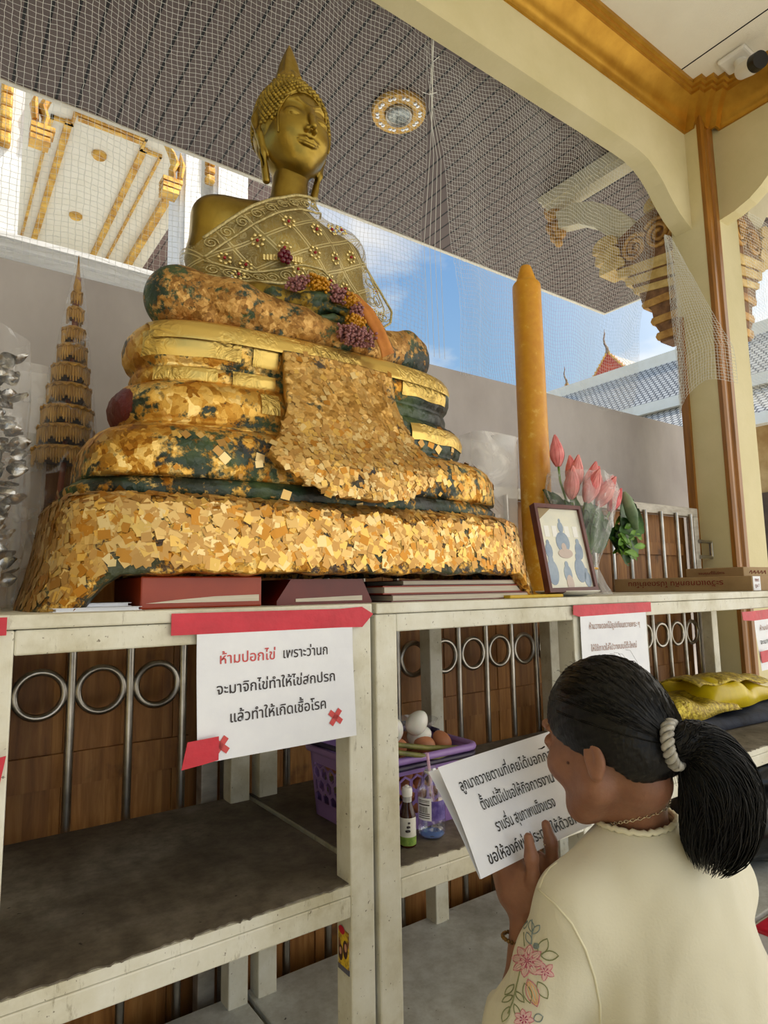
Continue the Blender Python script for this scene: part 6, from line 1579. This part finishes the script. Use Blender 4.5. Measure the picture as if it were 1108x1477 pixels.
def bodyf(P):
    q = hl(P); m = q.copy(); m[:, 0] = np.abs(q[:, 0])
    # head
    d = s_ell(m, (0, -.012, .030), (.072, .088, .084))
    d = smin(d, s_ell(m, (0, .026, -.026), (.061, .060, .072)), .03)
    d = smin(d, s_ell(m, (0, .062, -.086), (.024, .022, .018)), .03)
    d = smin(d, s_cap(m, (.050, .000, -.056), (.018, .058, -.088), .019, .014), .03)
    d = smin(d, s_ell(m, (.043, .058, -.022), (.022, .020, .020)), .025)
    d = smin(d, s_chain(m, [(0, .084, .018), (0, .093, -.012), (0, .100, -.030)], [.007, .009, .0105], .01), .014)
    d = smin(d, s_ell(m, (.012, .094, -.032), (.008, .009, .007)), .006)
    d = smin(d, s_chain(m, [(.008, .086, .034), (.034, .080, .037), (.056, .060, .030)], [.005, .005, .004], .01), .014)
    d = smax(d, -s_ell(m, (.032, .098, .012), (.020, .016, .011)), .012)
    d = smin(d, s_ell(m, (.032, .075, .010), (.0165, .012, .0125)), .004)
    d = smax(d, -s_chain(m, [(.016, .0885, .0045), (.032, .0885, .002), (.048, .079, .0055)], [.001, .0014, .001], .001), .0015)
    d = smin(d, s_chain(m, [(0, .087, -.053), (.012, .085, -.052), (.024, .076, -.055)], [.0055, .005, .003], .004), .005)
    d = smin(d, s_chain(m, [(0, .084, -.063), (.012, .081, -.062), (.022, .073, -.059)], [.006, .005, .003], .004), .005)
    d = smax(d, -s_chain(m, [(0, .093, -.058), (.013, .0905, -.0573), (.025, .080, -.0573)], [.0012, .0012, .001], .001), .0015)
    # ears
    e = s_ell(m, (.073, -.022, -.016), (.0075, .0165, .026)); e = smin(e, s_ell(m, (.070, -.017, -.036), (.007, .009, .010)), .008)
    e = smax(e, -s_ell(m, (.082, -.018, -.010), (.007, .009, .016)), .004); e = e
    d = smin(d, e, .006)
    # neck into shoulders and torso
    d = smin(d, s_chain(P, [hw((0, -.040, -.055)), (.870, .594, .826), NB], [.041, .039, .042], .03), .018)
    d = smin(d, s_chain(P, [SHL, (.83, .602, .736), NB, (.975, .578, .728), SHR], [.038, .038, .036, .038, .038], .04), .018)
    d = smin(d, s_ell(P, (.905, .572, .600), (.130, .088, .16)), .05)
    d = smin(d, s_ell(P, (.90, .525, .40), (.130, .10, .17)), .06)
    d = smin(d, s_ell(P, (.900, .430, .255), (.165, .13, .12)), .05)
    # arms
    for A, E_, Wr in ((SHL, ELL, WRL), (SHR, ELR, WRR)):
        d = smin(d, s_chain(P, [A, tuple((np.array(A)*.5+np.array(E_)*.5)), E_], [.040, .037, .032], .02), .03)
    for E_, sd_ in ((ELL, -1), (ELR, 1)):
        W = (.766+sd_*.018, .703, .664)
        f = s_chain(P, [E_, tuple(np.array(E_)*.6+np.array(W)*.4), W], [.029, .028, .021], .02)
        f = smin(f, hand_geo(P, sd_), .012); d = smin(d, f, .012 if sd_ < 0 else .012)
    # folded legs
    for s in (-1, 1):
        d = smin(d, s_chain(P, [(.90+s*.085, .43, .235), (.90+s*.10, .62, .19), (.90+s*.105, .80, .095)], [.088, .076, .058], .03), .03)
        d = smin(d, s_chain(P, [(.90+s*.105, .80, .085), (.90+s*.10, .56, .062), (.90+s*.085, .33, .045)], [.052, .048, .034], .03), .01)
        d = smin(d, s_chain(P, [(.90+s*.085, .33, .042), (.90+s*.08, .24, .034), (.90+s*.075, .17, .026)], [.032, .028, .018], .02), .02)
    return d
V, F = sdf_mesh(bodyf, (.56, .12, 0.0), (1.16, .90, 1.06), .0034)
body = mesh_of(V, F).build('body', M_skin, woman, smooth=True, fix=False)
# ---- blouse
def fold(P):
    x, y, z = P[:, 0], P[:, 1], P[:, 2]
    return .0042*np.sin(x*30+z*9+2*np.sin(z*11))*np.clip((.68-z)*5, 0, 1)+.0026*np.sin(z*40+x*26+y*12)*np.clip((.72-z)*4, 0, 1)
def blouse0(P):
    d = s_chain(P, [SHL, (.83, .602, .736), (.876, .586, .756), (.975, .578, .728), SHR], [.050, .052, .059, .052, .050], .04)
    d = smin(d, s_ell(P, (.904, .568, .600), (.147, .108, .175)), .06)
    d = smin(d, s_ell(P, (.905, .52, .42), (.163, .130, .20)), .08)
    d = smin(d, s_cap(P, (.905, .49, .38), (.905, .46, .22), .158, .172), .06)
    for A, E_, rr in ((SHL, ELL, (.050, .053, .058, .056)), (SHR, ELR, (.050, .053, .057, .054))):
        a, e = np.array(A), np.array(E_)
        d = smin(d, s_chain(P, [tuple(a), tuple(a*.6+e*.4), tuple(a*.2+e*.8), tuple(e)], rr, .02), .035)
    d = d+fold(P)
    # wide three-quarter sleeve mouths where the forearms come out
    for E_, W in ((ELL, WRL), (ELR, WRR)):
        q0 = np.array(E_); dr = (np.array(W)-q0)/np.linalg.norm(np.array(W)-q0)
        c_ = s_cap(P, tuple(q0-dr*.01), tuple(q0+dr*.075), .054, .050)
        c_ = np.maximum(c_, (P-(q0+dr*.062).astype(np.float32)) @ dr.astype(np.float32)); d = smin(d, c_, .012)
    return d
NAX0, NAX1 = (.881, .588, .725), (.867, .598, .890)
def blousef(P):
    d = np.maximum(blouse0(P), -s_cap(P, NAX0, NAX1, .050, .053))
    return np.maximum(d, .20-P[:, 2])
V, F = sdf_mesh(blousef, (.54, .24, .18), (1.20, .86, .86), .0045); V = smooth_mesh(V, F, 2); bb = bvh_of(V, F)
blouse = mesh_of(V, F).build('blouse', M_blouse, woman, smooth=True, fix=False)
CAMP = Vector((0, 0, 1.15))
def surf(px, py, bv, off=.0015):
    """point of a garment surface seen along a direction, lifted slightly off the cloth"""
    d_ = (fw+rt*((px-554)/915.557)-up*((py-738.5)/915.557)).normalized()
    h_ = bv.ray_cast(CAMP, d_, 3)
    return None if h_[0] is None else (h_[0]+h_[1]*off*(1 if h_[1].dot(d_) < 0 else -1), h_[1] if h_[1].dot(d_) < 0 else -h_[1])
def on_b(p, off=.0015):
    h_ = bb.find_nearest(Vector(p)); return h_[0]+h_[1]*off
def seam(pxs, r, name, mt):
    pts = []
    for a, b in zip(pxs[:-1], pxs[1:]):
        for k in range(6):
            t_ = k/6; s_ = surf(a[0]+(b[0]-a[0])*t_, a[1]+(b[1]-a[1])*t_, bb, .0004)
            if s_: pts.append(s_[0])
    if len(pts) > 2: return MB().tube(pts, r, 6).build(name, mt, blouse, smooth=True)
M_seam = mat('cream_seam', srgb(226, 220, 192), .8)
seam([(777, 1283), (800, 1303), (825, 1332), (845, 1370), (858, 1410), (866, 1450), (868, 1500)], .0016, 'armhole_seam', M_seam)
seam([(779, 1281), (784, 1266), (794, 1252), (806, 1243)], .0013, 'shoulder_seam', M_seam)
# ring collar with tiny scallops
pts = []
ax0, ax1 = Vector(NAX0), Vector(NAX1); nn = (ax1-ax0).normalized(); a_ = nn.orthogonal().normalized(); b2 = nn.cross(a_)
for k in range(72):
    an = 2*PI*k/72; d_ = a_*math.cos(an)+b2*math.sin(an)
    line = np.array([tuple(ax0+nn*h_+d_*(.0515+.004*h_/.15)) for h_ in np.linspace(0, .15, 90)], np.float32); s_ = blouse0(line)
    ins_ = np.where(s_ < 0)[0]
    if len(ins_): pts.append(Vector(line[ins_[-1]].tolist())+nn*(.002+.0016*math.sin(k*PI*.8))+d_*.003)
if len(pts) > 10: MB().tube(pts, .0042, 6, closed=True).build('collar', M_seam, blouse, smooth=True)
# embroidered flowers on the sleeve
M_pinkt = mat('pink_thread', srgb(206, 130, 140), .8); M_mag = mat('magenta_thread', srgb(164, 56, 96), .8); M_greent = mat('green_thread', srgb(128, 134, 92), .8); M_bluet = mat('grey_blue_thread', srgb(130, 144, 142), .8); M_peach = mat('peach_thread', srgb(226, 178, 130), .8); M_palep = mat('pale_pink_fill', srgb(228, 190, 188), .8)
def stitch(pxs, r, m):
    P = [s_[0] for s_ in (surf(x, y, bb, .0005) for x, y in pxs) if s_]
    if len(P) > 1: m.tube(P, r, 5)
def petal(cx, cy, an, L, W, fill, line, core=None):
    pts = [(cx+math.cos(an)*L*t-math.sin(an)*W*math.sin(PI*t)**.8*s, cy+math.sin(an)*L*t+math.cos(an)*W*math.sin(PI*t)**.8*s) for s, tt in ((1, np.linspace(0, 1, 7)), (-1, np.linspace(1, 0, 7)[1:])) for t in tt]
    stitch(pts, .0007, line)
    if fill is not None:
        for s in (-.55, 0, .55): stitch([(cx+math.cos(an)*L*t-math.sin(an)*W*s*math.sin(PI*t), cy+math.sin(an)*L*t+math.cos(an)*W*s*math.sin(PI*t)) for t in np.linspace(.1, .92, 5)], .0009, fill)
mp_, mm_, mg_, mb_, mo_, ml_ = MB(), MB(), MB(), MB(), MB(), MB()
for cx, cy, R, n_, a0 in ((761, 1386, 24, 8, .2), (787, 1401, 14, 5, .5), (756, 1470, 15, 7, .1)):
    for k in range(n_):
        an = a0+2*PI*k/n_; petal(cx, cy, an, R, R*.27, ml_, mp_)
        stitch([(cx+math.cos(an)*2, cy+math.sin(an)*2), (cx+math.cos(an)*R*.42, cy+math.sin(an)*R*.42)], .0010, mm_)
petal(762, 1412, 1.25, 42, 9, mo_, mp_); petal(776, 1416, 1.05, 28, 7, None, mg_); petal(757, 1418, 1.30, 30, 6, None, mg_)
for cx, cy, an, L, W in ((778, 1377, -1.1, 26, 7), (780, 1378, .02, 26, 7), (768, 1345, -1.7, 18, 4), (769, 1347, -.9, 16, 4), (766, 1362, -1.9, 18, 4), (757, 1340, -1.5, 18, 4), (742, 1420, 2.3, 20, 4), (740, 1436, 2.6, 18, 4), (735, 1452, 2.0, 24, 5), (744, 1430, .9, 20, 4), (742, 1448, 1.2, 24, 4)): petal(cx, cy, an, L, W, None, mg_ if cy > 1365 or cx > 775 else mb_)
stitch([(757, 1322), (756, 1345), (757, 1365)], .0008, mg_); stitch([(752, 1395), (746, 1420), (740, 1445), (733, 1462)], .0009, mg_); stitch([(768, 1326), (768, 1345), (767, 1362)], .0008, mb_)
petal(771, 1361, .9, 9, 4, mb_, mb_); petal(770, 1470, -.3, 14, 6, None, mb_)
for nm, m, mt in (('pink_embroidery', mp_, M_pinkt), ('magenta_embroidery', mm_, M_mag), ('green_embroidery', mg_, M_greent), ('grey_embroidery', mb_, M_bluet), ('peach_embroidery', mo_, M_peach), ('pale_embroidery', ml_, M_palep)):
    if m.V: m.build(nm, mt, blouse)
# ---- trousers
def trouf(P):
    d = s_ell(P, (.90, .43, .25), (.185, .14, .13))
    for s in (-1, 1):
        d = smin(d, s_chain(P, [(.90+s*.085, .43, .235), (.90+s*.10, .62, .19), (.90+s*.105, .80, .098)], [.096, .085, .068], .03), .03)
        d = smin(d, s_chain(P, [(.90+s*.105, .80, .092), (.90+s*.10, .56, .068), (.90+s*.087, .35, .050)], [.060, .056, .046], .03), .02)
    d = np.maximum(d, .003-P[:, 2]); return np.maximum(d, P[:, 2]-.33)
V, F = sdf_mesh(trouf, (.66, .24, -.01), (1.14, .92, .36), .008); V = smooth_mesh(V, F, 1)
mesh_of(V, F).build('trousers', M_trou, woman, smooth=True, fix=False)
# ---- hair
def hairw(P):
    q = hl(P); x, y, z = np.abs(q[:, 0]), q[:, 1], q[:, 2]
    d = s_ell(np.stack([x, y, z], 1), (0, -.010, .034), (.0825, .092, .090))
    d = smin(d, s_ell(np.stack([x, y, z], 1), (0, -.052, .000), (.066, .052, .060)), .03)
    d = smin(d, s_cap(np.stack([x, y, z], 1), (-.006, -.075, -.015), (-.010, -.098, -.012), .042, .028), .03)
    # hairline: forehead, temples, in front of and around the ear, nape
    front = y-np.interp(z, [-.10, -.05, -.03, -.005, .02, .05, .075, .10], [-.058, -.048, -.036, .012, .052, .076, .078, .066])
    d = smax(d, front.astype(np.float32), .006)
    d = smax(d, (-.058-.35*(y+.07)-z).astype(np.float32), .008)
    ear = s_ell(np.stack([x, y, z], 1), (.080, -.016, -.028), (.018, .0175, .0215)); d = smax(d, -ear, .004)
    # combed ridges sweeping back to the tie
    ang = np.arctan2(z+.01, x); d = d+.0009*np.sin(ang*46+y*40)+.0006*np.sin(ang*91-y*70)
    return d
V, F = sdf_mesh(hairw, (.69, .44, .80), (.99, .76, 1.08), .0034)
hb2 = bvh_of(V, F)
hair_o = mesh_of(V, F).build('hair', M_hair, woman, smooth=True, fix=False)
rnd = random.Random(8)
TIE = Vector(hw((-.012, -.104, -.010)))
m = MB()
for k in range(150):
    # strands lying on the scalp, from the hairline back to the tie
    a = rnd.uniform(-1.25, 1.25); y0 = rnd.uniform(-.02, .055)
    s0 = Vector(hw((math.sin(a)*.12, y0, .03+math.cos(a)*.12))); cpt = Vector(hw((0, -.03, .02))); pts = []
    for t_ in np.linspace(0, 1, 10):
        ta = s0.lerp(TIE+(TIE-cpt)*.2, t_); dd = (ta-cpt).normalized(); h_ = hb2.ray_cast(cpt+dd*.3, -dd, .3)
        if h_[0] is not None: pts.append(h_[0]+dd*rnd.uniform(.0, .0016))
    if len(pts) > 4: m.tube(pts, .0006, 3, caps=False)
m.build('loose_strands', M_hair, hair_o)['kind'] = 'stuff'
# ponytail: a drooping tuft of locks
PT = [TIE, TIE+Vector((.020, -.014, .004)), TIE+Vector((.043, -.026, -.016)), TIE+Vector((.058, -.032, -.052)), TIE+Vector((.060, -.028, -.090)), TIE+Vector((.056, -.018, -.125)), TIE+Vector((.054, -.010, -.150))]
PR = [.018, .028, .041, .050, .050, .042, .024]
def spl(P, t):
    n_ = len(P)-1; i = min(int(t*n_), n_-1); f_ = t*n_-i
    p0, p1, p2, p3 = P[max(i-1, 0)], P[i], P[i+1], P[min(i+2, n_)]
    return .5*((2*p1)+(p2-p0)*f_+(2*p0-5*p1+4*p2-p3)*f_*f_+(3*p1-p0-3*p2+p3)*f_**3)
ts = np.linspace(0, 1, 40)
m = MB().tube([spl(PT, t_) for t_ in ts], [float(spl([Vector((r, 0, 0)) for r in PR], t_).x)*.93 for t_ in ts], 26)
m.V = [tuple(Vector(v)+Vector((0, 0, 0))) for v in m.V]
pt = m.build('ponytail', M_hair, woman, smooth=True)
m = MB()
for k in range(1500):
    a = rnd.uniform(0, 2*PI); rr = rnd.uniform(.60, 1.04); ph = rnd.uniform(0, 6); endt = rnd.uniform(.80, 1.05); pts = []; ss = rnd.uniform(0, .25)
    for t_ in np.linspace(ss, min(1, endt), 13):
        c_ = spl(PT, t_); T_ = (spl(PT, min(1, t_+.02))-spl(PT, max(0, t_-.02))).normalized()
        A = T_.cross(Vector((.6, -.8, .1))).normalized(); B_ = T_.cross(A)
        r_ = float(spl([Vector((q, 0, 0)) for q in PR], t_).x)
        if t_ > .8: r_ = max(r_, .024-.05*(t_-.8))
        an = a+.22*math.sin(t_*5+ph)
        pts.append(c_+(A*math.cos(an)+B_*math.sin(an))*r_*rr+Vector((0, 0, -max(0, endt-.95)*.2*t_)))
    m.tube(pts, [.0010]*9+[.0009, .0008, .0006, .0003], 3, caps=False)
m.build('hair_locks', M_hair, pt, smooth=True)['kind'] = 'stuff'
m = MB()
for k in range(34):
    t0 = rnd.uniform(.1, .7); c_ = spl(PT, t0); a = rnd.uniform(0, 6.28); d_ = Vector((math.cos(a), math.sin(a)*.6, .5*math.sin(a*2))); r_ = float(spl([Vector((q, 0, 0)) for q in PR], t0).x)
    p0 = c_+d_.normalized()*r_*.95; m.tube([p0, p0+d_*.012+Vector((.004, 0, .004)), p0+d_*.02+Vector((.012, -.004, -.012)), p0+d_*.018+Vector((.014, -.004, -.035))], .00028, 3, caps=False)
for k in range(46):
    a = rnd.uniform(-1.4, .9); s0 = Vector(hw((math.sin(a)*.075, rnd.uniform(-.07, .05), .036+math.cos(a)*.088))); o_ = (s0-Vector(hw((0, -.02, .03)))).normalized(); tn = (TIE-s0).normalized()
    m.tube([s0, s0+o_*.010+tn*.012, s0+o_*.013+tn*.032, s0+o_*.004+tn*.055], .00025, 3, caps=False)
m.build('flyaway_hairs', M_hair, hair_o)['kind'] = 'stuff'
# braided hair band
M_band = noisemat('silver_grey_band', srgb(120, 116, 108), srgb(186, 182, 172), 60, .45, .2)
tax = (PT[1]-Vector(hw((0, -.09, -.006)))).normalized(); A = tax.cross(Vector((0, 0, 1))).normalized(); B_ = tax.cross(A); c_ = TIE+tax*.004
m = MB()
for ph in (0, PI):
    m.tube([c_+(A*math.cos(t_)+B_*math.sin(t_))*(.027+.0035*math.sin(t_*9+ph))+tax*.0055*math.cos(t_*9+ph) for t_ in np.linspace(0, 2*PI, 120)[:-1]], .0042, 8, closed=True)
m.build('hair_band', M_band, woman, smooth=True)
# brow lash and a little mole
MB().tube([hw((-.046, .083, .004)), hw((-.052, .084, .002)), hw((-.056, .088, .002))], [.0012, .001, .0004], 5).build('eyelash', M_hair, woman)
MB().sph(hw((-.0655, .030, -.020)), .0022, 2).build('mole', mat('mole', srgb(82, 46, 34), .6), woman, smooth=True)
# necklace and bracelet
b3 = bvh_of(*sdf_mesh(bodyf, (.76, .50, .72), (.98, .72, .88), .005))
M_chain = noisemat('silver_gold_chain', srgb(170, 150, 110), srgb(226, 214, 190), 90, .25, .9)
m = MB(); nc = Vector((.872, .592, .822)); nn = Vector((-.18, .36, .90)).normalized(); a_ = nn.orthogonal().normalized(); b2 = nn.cross(a_)
for k in range(70):
    an = 2*PI*k/70; d_ = a_*math.cos(an)+b2*math.sin(an); h_ = b3.ray_cast(nc+d_*.16, -d_, .16)
    if h_[0] is None: continue
    p_ = h_[0]+d_*.0015; tdir = nn.cross(d_); s_ = d_ if k % 2 else nn
    m.tube([p_+(tdir*math.cos(q)*.0034+s_*math.sin(q)*.0020) for q in np.linspace(0, 2*PI, 9)[:-1]], .0007, 4, closed=True)
m.build('necklace', M_chain, woman, smooth=True)
m = MB(); e, w_ = Vector(ELL), Vector((.748, .703, .664)); ax = (w_-e).normalized(); a_ = ax.orthogonal().normalized(); b2 = ax.cross(a_); c_ = e.lerp(w_, .84)
for k in range(30):
    q = 2*PI*k/30; m.sph(c_+(a_*math.cos(q)+b2*math.sin(q))*.0315, .0034, 1)
m.build('bracelet', noisemat('dark_gold_beads', srgb(84, 60, 26), srgb(150, 112, 52), 60, .35, .6), woman, smooth=True)

# ================================================================== printed sheet held between the palms
PO = Vector((.766, .703, .670))+HU*.08+Vector((0, -.94, .34)).normalized()*.034; PN = Vector((-.04, -.94, .36)).normalized()
def onpl(px, py):
    d_ = fw+rt*((px-554)/915.557)-up*((py-738.5)/915.557); return CAMP+d_*((PO-CAMP).dot(PN)/d_.dot(PN))
PTL, PBL, PBR = onpl(631, 1107), onpl(694, 1268), onpl(857, 1190)
PTR = PTL+(PBR-PBL)
t = thing('printed_sheet', 'white folded sheet with four lines of black lettering held in the woman hands', 'paper', tuple(PBL))
pn = (PBR-PBL).cross(PTL-PBL).normalized()
if pn.dot(CAMP-PBL) < 0: pn = -pn
def pf(u, v, d=0):
    p = PBL.lerp(PBR, u)*(1-v)+PTL.lerp(PTR, u)*v
    return tuple(p+pn*(d-.010*math.sin(PI*u)*(1-.3*v)+.005*math.sin(u*5+v*3)))
MB().grid(lambda a, b: pf(a, b), 24, 16).build('sheet', M_paper, t, smooth=True, fix=False)
MB().grid(lambda a, b: tuple(Vector(pf(a, b))-pn*(.003+.022*b)+Vector((0, 0, -.003*b))), 20, 10).build('folded_back', M_paper, t, smooth=True, fix=False)
PW = (PBR-PBL).length; PH = (PTL-PBL).length
m = MB()
for s, u0, u1, v in (('ลูกมาถวายตามที่เคยได้บอกกล่าว', .10, .97, .735), ('ตั้งแต่นี้ไปขอให้กิจการงาน', .20, .86, .515), ('ราบรื่น สุขภาพแข็งแรง', .245, .80, .295), ('ขอให้องค์พ่อประทานให้ด้วยค่ะ', .09, .95, .075)):
    text_mb(m, s, lambda a, b: pf((u0+u1)/2+a/PW, v+b/PH, .0010), 0, 0, .0225, 'C', (u1-u0)*PW)
m.build('lettering', mat('black_print', srgb(22, 20, 22), .6), t, fix=False)
